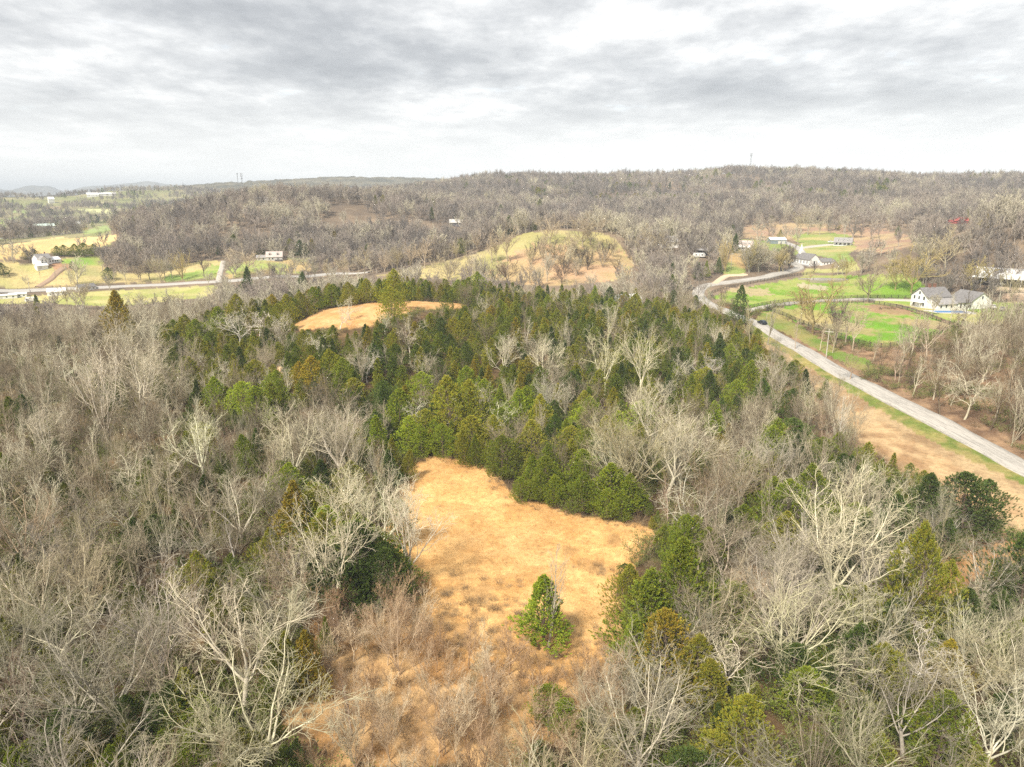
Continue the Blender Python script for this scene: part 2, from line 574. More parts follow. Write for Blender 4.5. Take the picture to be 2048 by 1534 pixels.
GHILL = Region([(750, 552), (850, 531), (950, 508), (1000, 488), (1050, 467), (1100, 461), (1150, 461), (1195, 465), (1230, 476), (1250, 500), (1268, 530), (1255, 555), (1200, 565), (1130, 572), (1050, 570), (1000, 560), (920, 560), (820, 556)], 1.0)
GHILL_TAN = Region([(985, 545), (1020, 510), (1060, 495), (1110, 490), (1160, 500), (1210, 500), (1240, 490), (1268, 530), (1255, 555), (1180, 570), (1080, 575), (1000, 565)], 5.0)
PAST_L1 = Region([(-150, 612), (0, 608), (100, 606), (200, 612), (330, 604), (400, 596), (430, 583), (430, 571), (330, 576), (188, 583), (0, 592), (-150, 595)], 1.2)
PAST_L2 = Region([(-150, 575), (0, 575), (100, 574), (200, 569), (330, 563), (430, 557), (445, 540), (440, 522), (400, 520), (330, 545), (240, 548), (200, 532), (200, 512), (150, 512), (100, 530), (60, 530), (0, 522), (-150, 525)], 1.5)
PAST_L3 = Region([(452, 556), (560, 549), (620, 544), (620, 515), (560, 518), (500, 520), (460, 530)], 1.2)
GREEN_L = Region([(330, 563), (430, 557), (445, 535), (430, 528), (380, 545), (330, 552)], 1.0)
GREEN_L2 = Region([(118, 523), (150, 515), (205, 512), (205, 532), (160, 532), (120, 530)], 1.0)
FIELD_TAN = Region([(-200, 520), (0, 518), (60, 512), (140, 502), (210, 490), (235, 480), (232, 470), (120, 474), (50, 484), (0, 490), (-200, 500)], 1.5)
FAR_FIELDS = [Region([(0, 466), (80, 462), (95, 458), (95, 464), (40, 474), (0, 478)], 2), Region([(165, 462), (190, 455), (225, 449), (232, 458), (205, 466), (170, 468)], 2),
              Region([(0, 445), (10, 437), (45, 432), (48, 442), (20, 452), (0, 455)], 3), Region([(150, 419), (190, 417), (235, 421), (245, 427), (215, 428), (170, 424)], 3),
              Region([(20, 425), (50, 420), (80, 421), (60, 427)], 3), Region([(265, 418), (285, 411), (295, 416), (275, 424)], 2), Region([(75, 417), (100, 412), (130, 414), (110, 419)], 3)]
FAR_COL = [(0.50, 0.42, 0.22), (0.30, 0.36, 0.14), (0.28, 0.36, 0.12), (0.50, 0.50, 0.26), (0.30, 0.36, 0.15), (0.40, 0.44, 0.2), (0.45, 0.34, 0.2)]

ROAD = gline([(2330, 1075), (2200, 1012), (2048, 938), (1925, 871), (1827, 820), (1760, 786), (1691, 752), (1640, 722), (1589, 692), (1550, 670), (1520, 651), (1493, 640), (1457, 625), (1420, 610), (1399, 594), (1399, 580), (1420, 570),
              (1475, 563), (1526, 556), (1570, 546), (1594, 539), (1597, 533), (1586, 528), (1572, 523)], 2.5)
LANE = gline([(1594, 531), (1600, 520), (1606, 511), (1596, 497), (1580, 489), (1563, 483)], 4)
LANE2 = gline([(1596, 497), (1640, 492), (1672, 490)], 4)
DRIVE = gline([(1493, 622), (1530, 614), (1560, 609), (1600, 605), (1700, 600), (1770, 600), (1835, 602)], 3)
LROAD = gline([(-250, 592), (-100, 587), (0, 583), (100, 580), (188, 576), (342, 569), (478, 561), (598, 554), (666, 548), (740, 545)], 5)
LDRIVE = gline([(437, 563), (440, 548), (447, 523)], 4)
LDRIVE2 = gline([(75, 575), (100, 560), (115, 545), (128, 536)], 4)
FDRIVE = gline([(1425, 571), (1450, 553), (1480, 551), (1490, 549)], 4)
ROADS = [(ROAD, 3.1), (LANE, 2.2), (LANE2, 2.0), (DRIVE, 1.7), (LROAD, 3.2), (LDRIVE, 2.2), (FDRIVE, 1.6)]


def road_mask(x, y, margin):
    m = np.zeros(np.shape(x), bool)
    for L, w in ROADS:
        lo = L.min(0) - 15; hi = L.max(0) + 15
        k = (x > lo[0]) & (x < hi[0]) & (y > lo[1]) & (y < hi[1])
        if k.any():
            d = dist_line(x[k], y[k], L)
            m[k] |= d < w + margin
    return m


# ------------------------------------------------------------------ ground sheet: polar grid, dense where it is looked at, out to the horizon
def build_ground():
    fine = np.linspace(-0.74, 0.74, 1050)
    coarse = np.linspace(0.74, 2 * math.pi - 0.74, 110)[1:-1]
    th = np.concatenate([fine, coarse])
    rr = np.exp(np.linspace(math.log(14), math.log(12500), 690))
    nt_, nr = len(th), len(rr)
    X = np.sin(th)[None, :] * rr[:, None]
    Y = np.cos(th)[None, :] * rr[:, None]
    Z = terrain(X, Y)
    D = np.hypot(X, Y)
    # far woods beyond the single trees: the canopy itself lifts the surface in lumps
    lump = np.clip((D - 2300) / 300, 0, 1) * (D < 8000)
    Z = Z + lump * (fbm(X / 25, Y / 25, 21, 3) * 14)
    V = np.stack([X, Y, Z], 2).reshape(-1, 3)
    V = np.concatenate([V, [[0, 0, tz(0.1, 14)]]])
    i = np.arange(nr - 1)[:, None] * nt_; j = np.arange(nt_)[None, :]; j2 = (j + 1) % nt_
    Q = np.stack([i + j, i + nt_ + j, i + nt_ + j2, i + j2], 2).reshape(-1, 4)[:, ::-1]
    jj = np.arange(nt_)
    T = np.stack([jj, (jj + 1) % nt_, np.full(nt_, nr * nt_)], 1)[:, ::-1]
    me = np_mesh('ground', V, Q, T, smooth=True)
    # --- base colours of what covers the ground
    x = V[:, 0]; y = V[:, 1]; d = np.hypot(x, y)
    C = np.empty((len(V), 3))
    a = fbm(x / 3.0, y / 3.0, 31, 4)[:, None]; b = fbm(x / 14, y / 14, 32, 3)[:, None]; c = fbm(x / 60, y / 60, 33, 3)[:, None]

    def blend(c0, c1, f): return np.array(c0) * (1 - f) + np.array(c1) * f

    def k(f, lo, hi): return np.clip((f - lo) / (hi - lo), 0, 1)
    litter = blend((0.06, 0.042, 0.022), (0.23, 0.145, 0.075), k(a * .6 + b * .4, .36, .68))
    litter = blend(litter, (0.085, 0.10, 0.03), k(b, .50, .68) * .85 * ((x < .22 * y) | (d < 110))[:, None])
    C[:] = litter
    far = d > 330
    C[far] = blend((0.17, 0.13, 0.095), (0.27, 0.205, 0.145), k(b * .5 + c * .5, .40, .62))[far]
    vf = d > 2200
    C[vf] = blend((0.09, 0.085, 0.06), (0.17, 0.15, 0.10), k(c, .35, .65))[vf]
    # open valley floor on the left: mixed pale grass between the woods
    pxg = project(x, y, V[:, 2])[0]
    val = (d > 640) & (d < 2300) & (y > 0) & (pxg < np.where(d < 900, 222, 430))
    C[val] = blend((0.24, 0.25, 0.11), (0.34, 0.30, 0.17), k(c, .35, .65))[val]

    def put(reg, c0, c1, f, jit=None):
        m = reg.mask(x, y, jit)
        C[m] = blend(c0, c1, f)[m]
    rh = (x > .40 * y) & (d > 95) & (d < 330) & (y > 0)
    C[rh] = blend((0.17, 0.105, 0.065), (0.33, 0.215, 0.13), k(a, .34, .66))[rh]
    put(LITTER, (0.42, 0.235, 0.095), (0.60, 0.39, 0.19), k(a, .35, .65))
    put(CLEAR, (0.55, 0.31, 0.115), (0.73, 0.46, 0.195), k(a * .55 + b * .3 + c * .15, .34, .60))
    put(UPPER, (0.54, 0.30, 0.12), (0.66, 0.41, 0.19), k(a, .35, .65))
    for s in SMALL: put(s, (0.55, 0.36, 0.2), (0.66, 0.46, 0.28), k(a, .35, .65))
    # right
    put(OPEN_SLOPE, (0.36, 0.235, 0.165), (0.44, 0.33, 0.19), k(b, .35, .65))
    put(BANK, (0.30, 0.195, 0.105), (0.46, 0.33, 0.185), k(a * .6 + b * .4, .38, .6))
    put(VERGE_L, (0.16, 0.20, 0.045), (0.32, 0.27, 0.10), k(a, .4, .62))
    put(VERGE_R, (0.15, 0.23, 0.04), (0.28, 0.25, 0.09), k(b, .4, .62))
    put(STRIP, (0.34, 0.21, 0.11), (0.54, 0.38, 0.21), k(a * .6 + b * .4, .38, .6))
    put(STRIP2, (0.40, 0.21, 0.09), (0.56, 0.34, 0.16), k(a, .35, .65))
    put(HOUSE_LAWN, (0.24, 0.31, 0.08), (0.42, 0.36, 0.16), k(b, .4, .65))
    put(CHURCH_LAWN, (0.24, 0.32, 0.08), (0.40, 0.38, 0.16), k(b, .4, .65))
    put(FIELD_R, (0.28, 0.34, 0.10), (0.46, 0.32, 0.15), k(b, .42, .62))
    put(PAD_UP, (0.18, 0.31, 0.035), (0.34, 0.36, 0.11), k(b * .5 + c * .2 + a * .3, .44, .62), .9)
    put(PAD_LO, (0.16, 0.32, 0.028), (0.36, 0.31, 0.13), k(b * .5 + a * .5, .46, .62), .9)
    put(YARD, (0.26, 0.36, 0.07), (0.42, 0.38, 0.15), k(b, .45, .65))
    put(ARENA, (0.46, 0.33, 0.22), (0.54, 0.40, 0.28), a)
    put(ARENA2, (0.52, 0.42, 0.30), (0.6, 0.48, 0.35), a)
    # bare and worn patches inside the paddocks
    for px, py, r_, cc in ((1775, 618, 9, (0.34, 0.20, 0.13)), (1660, 650, 10, (0.42, 0.33, 0.2)), (1498, 582, 11, (0.45, 0.34, 0.22)), (1870, 650, 9, (0.42, 0.31, 0.18)), (1625, 574, 8, (0.5, 0.42, 0.3)), (1600, 628, 12, (0.38, 0.31, 0.13))):
        g = ground(px, py)
        m = np.hypot((x - g.x), (y - g.y) * .7) < r_ * (0.5 + (fbm(x / 4, y / 4, 77, 3) * 1.0))
        C[m] = blend(C[m], cc, .8)
    # middle and left
    put(GHILL, (0.36, 0.33, 0.135), (0.48, 0.40, 0.19), k(b * .5 + c * .5, .42, .58))
    m = GHILL.mask(x, y) & GHILL_TAN.mask(x, y)
    C[m] = blend((0.44, 0.33, 0.17), (0.52, 0.34, 0.20), k(b, .35, .65))[m]
    put(PAST_L1, (0.36, 0.38, 0.12), (0.50, 0.45, 0.20), k(b, .35, .65))
    put(PAST_L2, (0.40, 0.37, 0.155), (0.54, 0.43, 0.21), k(b * .5 + c * .5, .42, .58))
    put(PAST_L3, (0.33, 0.38, 0.12), (0.48, 0.36, 0.18), k(b, .4, .6))
    put(GREEN_L, (0.24, 0.34, 0.08), (0.36, 0.39, 0.13), k(b, .45, .65))
    put(GREEN_L2, (0.26, 0.40, 0.08), (0.38, 0.42, 0.12), k(b, .45, .65))
    put(FIELD_TAN, (0.60, 0.44, 0.20), (0.70, 0.53, 0.26), k(c, .4, .6))
    for f_, cc in zip(FAR_FIELDS, FAR_COL): put(f_, tuple(v * .85 for v in cc), tuple(v * 1.1 for v in cc), k(c, .4, .6))
    # bare earth by the house in the left pasture
    g = ground(112, 530)
    m = np.hypot((x - g.x) * .5, y - g.y) < 7 * fbm(x / 6, y / 6, 13, 3) * 1.6
    C[m] = (0.42, 0.25, 0.15)
    # brush scars and matted weed in the clearing
    scar = CLEAR.mask(x, y)
    for px, py, r_ in ((960, 1195, 3.2), (900, 1185, 2.4), (1000, 1215, 2.0), (1180, 1128, 2.2), (1195, 1140, 1.6), (890, 1230, 2.6), (1050, 1240, 1.8), (1230, 1080, 1.8), (1140, 1100, 1.2), (930, 1270, 3)):
        g = ground(px, py)
        m = scar & (np.hypot(x - g.x, y - g.y) < r_ * (fbm(x / 1.2, y / 1.2, 55, 4) * 1.9 - .1))
        C[m] = blend(C[m], (0.34, 0.21, 0.095), .5)
    at = me.attributes.new('Col', 'FLOAT_COLOR', 'POINT')
    at.data.foreach_set('color', np.concatenate([C, np.ones((len(C), 1))], 1).astype(np.float32).ravel())
    m, nt, b = new_mat('ground_cover')
    ca = nd(nt, 'ShaderNodeAttribute', _attribute_name='Col')
    f1 = noise(nt, 0.9, 8, 0.75)
    f2 = noise(nt, 5.0, 4, 0.7)
    f3 = noise(nt, 0.06, 5, 0.6)
    v1 = ramp(nt, f1, [(0.28, 0.62), (0.5, 1.0), (0.72, 1.3)])
    v2 = ramp(nt, f2, [(0.3, 0.72), (0.7, 1.22)])
    v3 = ramp(nt, f3, [(0.3, (0.85, 0.86, 0.9)), (0.7, (1.12, 1.1, 1.05))])
    cc = mixc(nt, 1.0, ca.outputs['Color'], v1, 'MULTIPLY')
    cc = mixc(nt, 1.0, cc, v2, 'MULTIPLY')
    cc = mixc(nt, 1.0, cc, v3, 'MULTIPLY')
    nt.links.new(cc, b.inputs['Base Color'])
    b.inputs['Roughness'].default_value = 0.95
    b.inputs['Specular IOR Level'].default_value = 0.05
    bp = nd(nt, 'ShaderNodeBump', Strength=0.6, Distance=0.25)
    nt.links.new(f1, bp.inputs['Height'])
    ln(nt, bp, 0, b, 'Normal')
    me.materials.append(m)
    o = bpy.data.objects.new('ground', me)
    col.objects.link(o)
    tag(o, kind='structure')


build_ground()


def strip(name, L, w, mat, lift=0.06, cross=5):
    """a road laid on the ground: cross-section of `cross` points, following the slope"""
    L = np.asarray(L)
    t = np.gradient(L, axis=0); t /= np.linalg.norm(t, axis=1)[:, None]
    nrm = np.stack([t[:, 1], -t[:, 0]], 1)
    us = np.linspace(-1, 1, cross)
    P = L[:, None, :] + nrm[:, None, :] * us[None, :, None] * w
    Z = terrain(P[..., 0], P[..., 1])
    D = np.hypot(P[..., 0], P[..., 1])
    Zc = Z.mean(1, keepdims=True)
    Z = np.maximum(Z, Zc) + lift + D * 0.0009 + (1 - us[None, :] ** 2) * 0.05
    V = np.concatenate([P, Z[..., None]], 2).reshape(-1, 3)
    n = len(L)
    # skirts down into the ground on both sides
    sk = []
    for s_ in (0, cross - 1):
        e = np.concatenate([P[:, s_] + nrm * (us[s_] * 0.5), (Z[:, s_] - 0.9)[:, None]], 1)
        sk.append(e)
    base = len(V)
    V = np.concatenate([V, sk[0], sk[1]])
    Q = []
    for i in range(n - 1):
        for j in range(cross - 1):
            q = i * cross + j
            Q.append((q, q + cross, q + cross + 1, q + 1))
        Q.append((base + i, base + i + 1, (i + 1) * cross, i * cross))
        Q.append((i * cross + cross - 1, (i + 1) * cross + cross - 1, base + n + i + 1, base + n + i))
    Q = np.array(Q)[:, ::-1]
    me = np_mesh(name, V, Q)
    s = np.concatenate([[0], np.cumsum(np.hypot(*np.diff(L, axis=0).T))])
    uv = np.zeros((len(V), 2))
    uv[:base, 0] = np.tile(us * w, n); uv[:base, 1] = np.repeat(s, cross)
    uv[base:base + n] = np.stack([np.full(n, -w - .5), s], 1); uv[base + n:] = np.stack([np.full(n, w + .5), s], 1)
    at = me.attributes.new('run', 'FLOAT_VECTOR', 'POINT')
    at.data.foreach_set('vector', np.concatenate([uv, np.zeros((len(uv), 1))], 1).astype(np.float32).ravel())
    me.materials.append(mat)
    o = bpy.data.objects.new(name, me)
    col.objects.link(o)
    tag(o, kind='structure')
    return o


def road_mat(name, c, crack=True):
    m, nt, b = new_mat(name)
    at = nd(nt, 'ShaderNodeAttribute', _attribute_name='run')
    def rn(scale, sc, detail=5, rough=.6, off=(0, 0, 0)):
        mp = nd(nt, 'ShaderNodeMapping'); mp.inputs['Scale'].default_value = sc; mp.inputs['Location'].default_value = off
        ln(nt, at, 'Vector', mp, 0)
        n = nd(nt, 'ShaderNodeTexNoise', Scale=scale, Detail=detail, Roughness=rough)
        ln(nt, mp, 0, n, 0)
        return n.outputs['Fac']
    f = rn(1.0, (1, .35, 1), 7, .7)
    base = ramp(nt, f, [(.25, tuple(v * .88 for v in c)), (.5, c), (.75, tuple(v * 1.08 for v in c))])
    if crack:
        # long seams and sealed cracks that run with the lane, darker worn edge
        s = rn(1.0, (1.1, .03, 1), 6, .75, (3, 0, 0))
        seam = ramp(nt, s, [(.475, 1.0), (.495, .42), (.505, .42), (.525, 1.0)])
        base = mixc(nt, .8, base, seam, 'MULTIPLY')
        e = rn(.5, (1.6, .06, 1), 5, .7, (9, 4, 0))
        patch = ramp(nt, e, [(.60, 1.0), (.66, .55)])
        base = mixc(nt, .8, base, patch, 'MULTIPLY')
        sp_ = nd(nt, 'ShaderNodeSeparateXYZ'); ln(nt, at, 'Vector', sp_, 0)
        edge = math_node(nt, 'ABSOLUTE', sp_.outputs[0])
        edge = math_node(nt, 'ADD', edge, math_node(nt, 'MULTIPLY', f, .8))
        ed = ramp(nt, math_node(nt, 'MULTIPLY', edge, .25), [(.80, (1, 1, 1)), (.9, (.6, .55, .47))])
        base = mixc(nt, 1.0, base, ed, 'MULTIPLY')
    nt.links.new(base, b.inputs['Base Color'])
    b.inputs['Roughness'].default_value = .9
    return m


asphalt = road_mat('worn_asphalt', (0.46, 0.43, 0.39))
asphalt_far = road_mat('pale_asphalt', (0.42, 0.40, 0.375), False)
gravel = road_mat('pale_gravel', (0.46, 0.42, 0.37), False)
strip('road', ROAD, 2.75, asphalt)
strip('lane', LANE, 2.2, asphalt_far)
strip('lane', LANE2, 2.0, gravel)
strip('driveway', DRIVE, 1.7, gravel)
strip('road', LROAD, 2.5, asphalt_far, 0.1)
strip('driveway', LDRIVE, 1.5, gravel)
strip('driveway', LDRIVE2, 1.6, plain('dirt_track', (.34, .24, .17)))
strip('driveway', FDRIVE, 1.6, plain('clay_track', (.6, .47, .33)))
# ------------------------------------------------------------------ bare trees
def _norm(v):
    return v / (math.sqrt(v[0] * v[0] + v[1] * v[1] + v[2] * v[2]) + 1e-9)


class Tubes:
    def __init__(self):
        self.g = {}

    def add(self, P, r, k):
        self.g.setdefault((len(P), k), []).append((P, r))

    def mesh(self, name, mat):
        Vs, Qs, off = [], [], 0
        for (n, k), L in self.g.items():
            P = np.array([p for p, _ in L]); Rr = np.array([r for _, r in L])       # m,n,3  m,n
            m = len(L)
            T = np.gradient(P, axis=1); T /= np.linalg.norm(T, axis=2, keepdims=True) + 1e-9
            ref = np.where(np.abs(T[..., 2:3]) > .9, np.array([1., 0, 0]), np.array([0, 0, 1.]))
            S = np.cross(T, ref); S /= np.linalg.norm(S, axis=2, keepdims=True) + 1e-9
            U = np.cross(S, T)
            a = np.arange(k) * 2 * math.pi / k
            V = P[:, :, None] + Rr[:, :, None, None] * (S[:, :, None] * np.cos(a)[None, None, :, None] + U[:, :, None] * np.sin(a)[None, None, :, None])
            Vs.append(V.reshape(-1, 3))
            i = np.arange(m)[:, None, None] * n * k + np.arange(n - 1)[None, :, None] * k
            j = np.arange(k)[None, None, :]; j2 = (j + 1) % k
            Q = np.stack([i + j, i + j2, i + k + j2, i + k + j], 3).reshape(-1, 4) + off
            Qs.append(Q)
            off += m * n * k
        return np_mesh(name, np.concatenate(Vs), np.concatenate(Qs), mats=[mat], smooth=True)


STY = {
    # trunk share, leaders, leader angle, gnarl per level, children per level, ratios, angles, upward pull
    'vase':    dict(tr=.30, nl=(5, 7), la=(18, 54), ll=.62, ch=(7, 6, 4), ra=(.50, .48, .50), an=(38, 40, 42), gn=(.10, .16, .22, .28), up=(.10, .10, .08, .05)),
    'spread':  dict(tr=.24, nl=(6, 8), la=(22, 62), ll=.74, ch=(8, 7, 4), ra=(.46, .46, .46), an=(40, 42, 45), gn=(.12, .17, .22, .28), up=(.13, .10, .07, .05)),
    'slender': dict(tr=.98, nl=(0, 0), la=(0, 0), ll=0, ch=(20, 5, 3), ra=(.36, .46, .5), an=(42, 36, 38), gn=(.05, .12, .2, .25), up=(.04, .22, .14, .08)),
    'broom':   dict(tr=.10, nl=(5, 8), la=(8, 30), ll=.90, ch=(8, 5, 2), ra=(.36, .45, .5), an=(30, 34, 38), gn=(.07, .12, .2, .25), up=(.06, .14, .10, .06)),
    'crooked': dict(tr=.34, nl=(4, 6), la=(30, 75), ll=.62, ch=(6, 6, 4), ra=(.55, .5, .46), an=(50, 52, 52), gn=(.30, .36, .40, .42), up=(.10, .06, .04, .03)),
}


def grow_tree(seed, H, style, rtw=.012, dens=1.0, twig=True, trunk_r=None, wide=1.0):
    """returns (trunk tubes, crown tubes); trunk and leaders in the first, all finer wood in the second"""
    rg = random.Random(seed)
    S = STY[style]
    A, B = Tubes(), Tubes()
    tr = trunk_r or (H * (.018 if style not in ('broom',) else .011))

    def rnd3():
        return np.array([rg.gauss(0, 1), rg.gauss(0, 1), rg.gauss(0, 1)])

    def limb(p, d, L, r0, r1, n, gn, up, k, T):
        P = [p]; Rr = [r0]; D = [d]
        for i in range(n):
            d = _norm(d + rnd3() * gn + np.array([0, 0, up]))
            p = p + d * (L / n)
            P.append(p); D.append(d); Rr.append(r0 + (r1 - r0) * ((i + 1) / n) ** .8)
        T.add(np.array(P), np.array(Rr), k)
        return P, D, Rr

    def at(P, D, Rr, t):
        f = t * (len(P) - 1); i = min(int(f), len(P) - 2); f -= i
        return P[i] * (1 - f) + P[i + 1] * f, D[min(i + 1, len(D) - 1)], Rr[i] * (1 - f) + Rr[i + 1] * f

    def side(d, ang):
        a = _norm(np.cross(d, _norm(rnd3())))
        return _norm(d * math.cos(ang) + a * math.sin(ang))

    def sprout(P, D, Rr, L, lvl, t0=.2):
        if lvl >= 3:
            return
        n = max(2, int(round(S['ch'][lvl] * dens * rg.uniform(.8, 1.2))))
        for i in range(n):
            t = t0 + (1 - t0) * (i + rg.random()) / n
            p, d, r = at(P, D, Rr, t)
            a = R(S['an'][lvl] * rg.uniform(.6, 1.35))
            if style == 'slender' and lvl == 0:
                l = L * S['ra'][0] * (1.15 - .85 * t) * rg.uniform(.7, 1.2) * wide
            else:
                l = L * S['ra'][lvl] * (1.15 - .45 * t) * rg.uniform(.7, 1.25)
            nd_ = side(d, a)
            nd_[2] = max(nd_[2], -.15)
            nd_ = _norm(nd_)
            segs = (5, 4, 3)[lvl]
            re = max(rtw * (1.6, 1.0, .6)[lvl], .004)
            rs = max(min(r * .62, re * (5, 2.6, 1.5)[lvl]), re * 1.05)
            P2, D2, R2 = limb(p, nd_, l, rs, re, segs, S['gn'][lvl + 1], S['up'][lvl + 1], (4, 3, 3)[lvl], B)
            sprout(P2, D2, R2, l, lvl + 1, .18)

    if style == 'slender':
        P, D, Rr = limb(np.array([0, 0, -.25]), _norm(np.array([rg.gauss(0, .05), rg.gauss(0, .05), 1])), H, tr, rtw * 1.2, 9, S['gn'][0], .03, 7, A)
        sprout(P, D, Rr, H, 0, .22)
    else:
        P, D, Rr = limb(np.array([0, 0, -.25]), _norm(np.array([rg.gauss(0, .07), rg.gauss(0, .07), 1])), H * S['tr'], tr, tr * .72, 4, S['gn'][0] * .5, .06, 8, A)
        n = rg.randint(*S['nl']); az0 = rg.random() * 6.28
        for i in range(n):
            az = az0 + 6.283 * (i + rg.uniform(-.25, .25)) / n
            a = R(rg.uniform(*S['la'])) * wide
            if i == 0:
                a *= .25
            d = np.array([math.sin(a) * math.cos(az), math.sin(a) * math.sin(az), math.cos(a)])
            p, _, r = at(P, D, Rr, 1 if i == 0 else rg.uniform(.62, 1))
            l = H * S['ll'] * rg.uniform(.8, 1.1) * (1.0 if a < R(40) else .88)
            P2, D2, R2 = limb(p, d, l, r * rg.uniform(.48, .66), rtw * 2.4, 7, S['gn'][0], S['up'][0], 5, A)
            sprout(P2, D2, R2, l, 0, .18)
    return A, B


# ------------------------------------------------------------------ cedars: plumes of small sprays set all through an uneven crown
def cedar_mesh(seed, H, Rmax, shape, nplume, nblade, size, mat):
    rg = np.random.default_rng(seed)
    lob = rg.random((7, 3))

    def prof(t):
        if shape == 'cone':
            return np.where(t < .14, .55 + t / .14 * .45, (1 - (t - .14) / .86) ** .85)
        if shape == 'oval':
            return np.where(t < .25, .6 + .4 * t / .25, np.clip(1 - ((t - .25) / .75) ** 1.35, 0, 1) ** .85)
        return np.where(t < .35, .5 + .5 * t / .35, np.clip(1 - ((t - .35) / .65) ** 1.5, 0, 1) ** .75)   # loose
    t = rg.random(nplume) ** 1.15 * .97 + .03
    az = rg.random(nplume) * 2 * math.pi
    lump = 1 + .26 * np.sin(az * 2 + lob[0, 0] * 6 + t * 5) + .2 * np.sin(az * 3 - t * 9 + lob[1, 0] * 6) + .14 * np.sin(az * 5 + t * 14 + lob[2, 0] * 6)
    if shape == 'loose':
        lump = lump + .22 * np.sin(t * 26 + az)
    q = rg.random(nplume) ** .45
    rad = Rmax * prof(t) * lump * (.22 + .78 * q)
    z = H * (.05 + .95 * t)
    c = np.stack([rad * np.cos(az), rad * np.sin(az), z], 1)
    out = np.stack([np.cos(az), np.sin(az), np.zeros(nplume)], 1)
    ax = out * (.75 - .35 * t)[:, None] + np.array([0, 0, 1.]) * (.55 + .5 * t)[:, None] + rg.normal(0, .22, (nplume, 3))
    ax /= np.linalg.norm(ax, axis=1, keepdims=True)
    pl = size * rg.uniform(1.6, 3.4, nplume)
    tint_p = rg.normal(1, .13, (nplume, 1)) * np.array([1, 1, 1.]) + rg.normal(0, 1, (nplume, 1)) * np.array([.10, .015, -.02])
    # blades
    N = nplume * nblade
    pi = np.repeat(np.arange(nplume), nblade)
    s = rg.random(N)
    base = c[pi] + ax[pi] * (pl[pi] * s * .8)[:, None]
    dirn = ax[pi] * .8 + rg.normal(0, .62, (N, 3)) * (1.05 - .55 * s)[:, None]
    dirn /= np.linalg.norm(dirn, axis=1, keepdims=True)
    L = size * rg.uniform(.7, 1.5, N)
    wv = np.cross(dirn, rg.normal(0, 1, (N, 3))); wv /= np.linalg.norm(wv, axis=1, keepdims=True)
    wv *= (size * rg.uniform(.16, .30, N))[:, None]
    tip = base + dirn * L[:, None]
    mid = base + dirn * (L * .45)[:, None]
    V = np.stack([base, mid + wv, tip, mid - wv], 1).reshape(-1, 3)
    V[:, 2] = np.maximum(V[:, 2], .05)
    Q = np.arange(N * 4).reshape(-1, 4)
    me = np_mesh('crown', V, Q, mats=[mat])
    tn = tint_p[pi] * (1 + .25 * (s[:, None] - .5)) + rg.normal(0, .06, (N, 1))
    tn[:, 0] += .10 * (s - .4)
    tn = np.clip(tn, .3, 2)
    at = me.attributes.new('tint', 'FLOAT_COLOR', 'POINT')
    at.data.foreach_set('color', np.repeat(np.concatenate([tn, np.ones((N, 1))], 1), 4, axis=0).astype(np.float32).ravel())
    return me


def cedar_trunk(seed, H, Rmax, mat):
    rg = random.Random(seed)
    T = Tubes()
    P = [np.array([0, 0, -.25])]
    for i in range(6):
        P.append(P[-1] + np.array([rg.gauss(0, .03), rg.gauss(0, .03), 1]) * (H * .95 / 6))
    r0 = H * .017
    T.add(np.array(P), np.linspace(r0, .02, 7), 6)
    for i in range(26):
        t = rg.uniform(.12, .9); f = t * 6; k = min(int(f), 5)
        p = P[k] + (P[k + 1] - P[k]) * (f - k)
        a = rg.random() * 6.283; l = Rmax * (1.0 - t * .8) * rg.uniform(.6, 1)
        d = np.array([math.cos(a), math.sin(a), rg.uniform(.25, .9)])
        Q = [p, p + d * l * .5, p + d * l * .5 + _norm(d + np.array([0, 0, .5])) * l * .5]
        T.add(np.array(Q), np.array([.045, .03, .012]), 4)
    return T.mesh('trunk', mat)


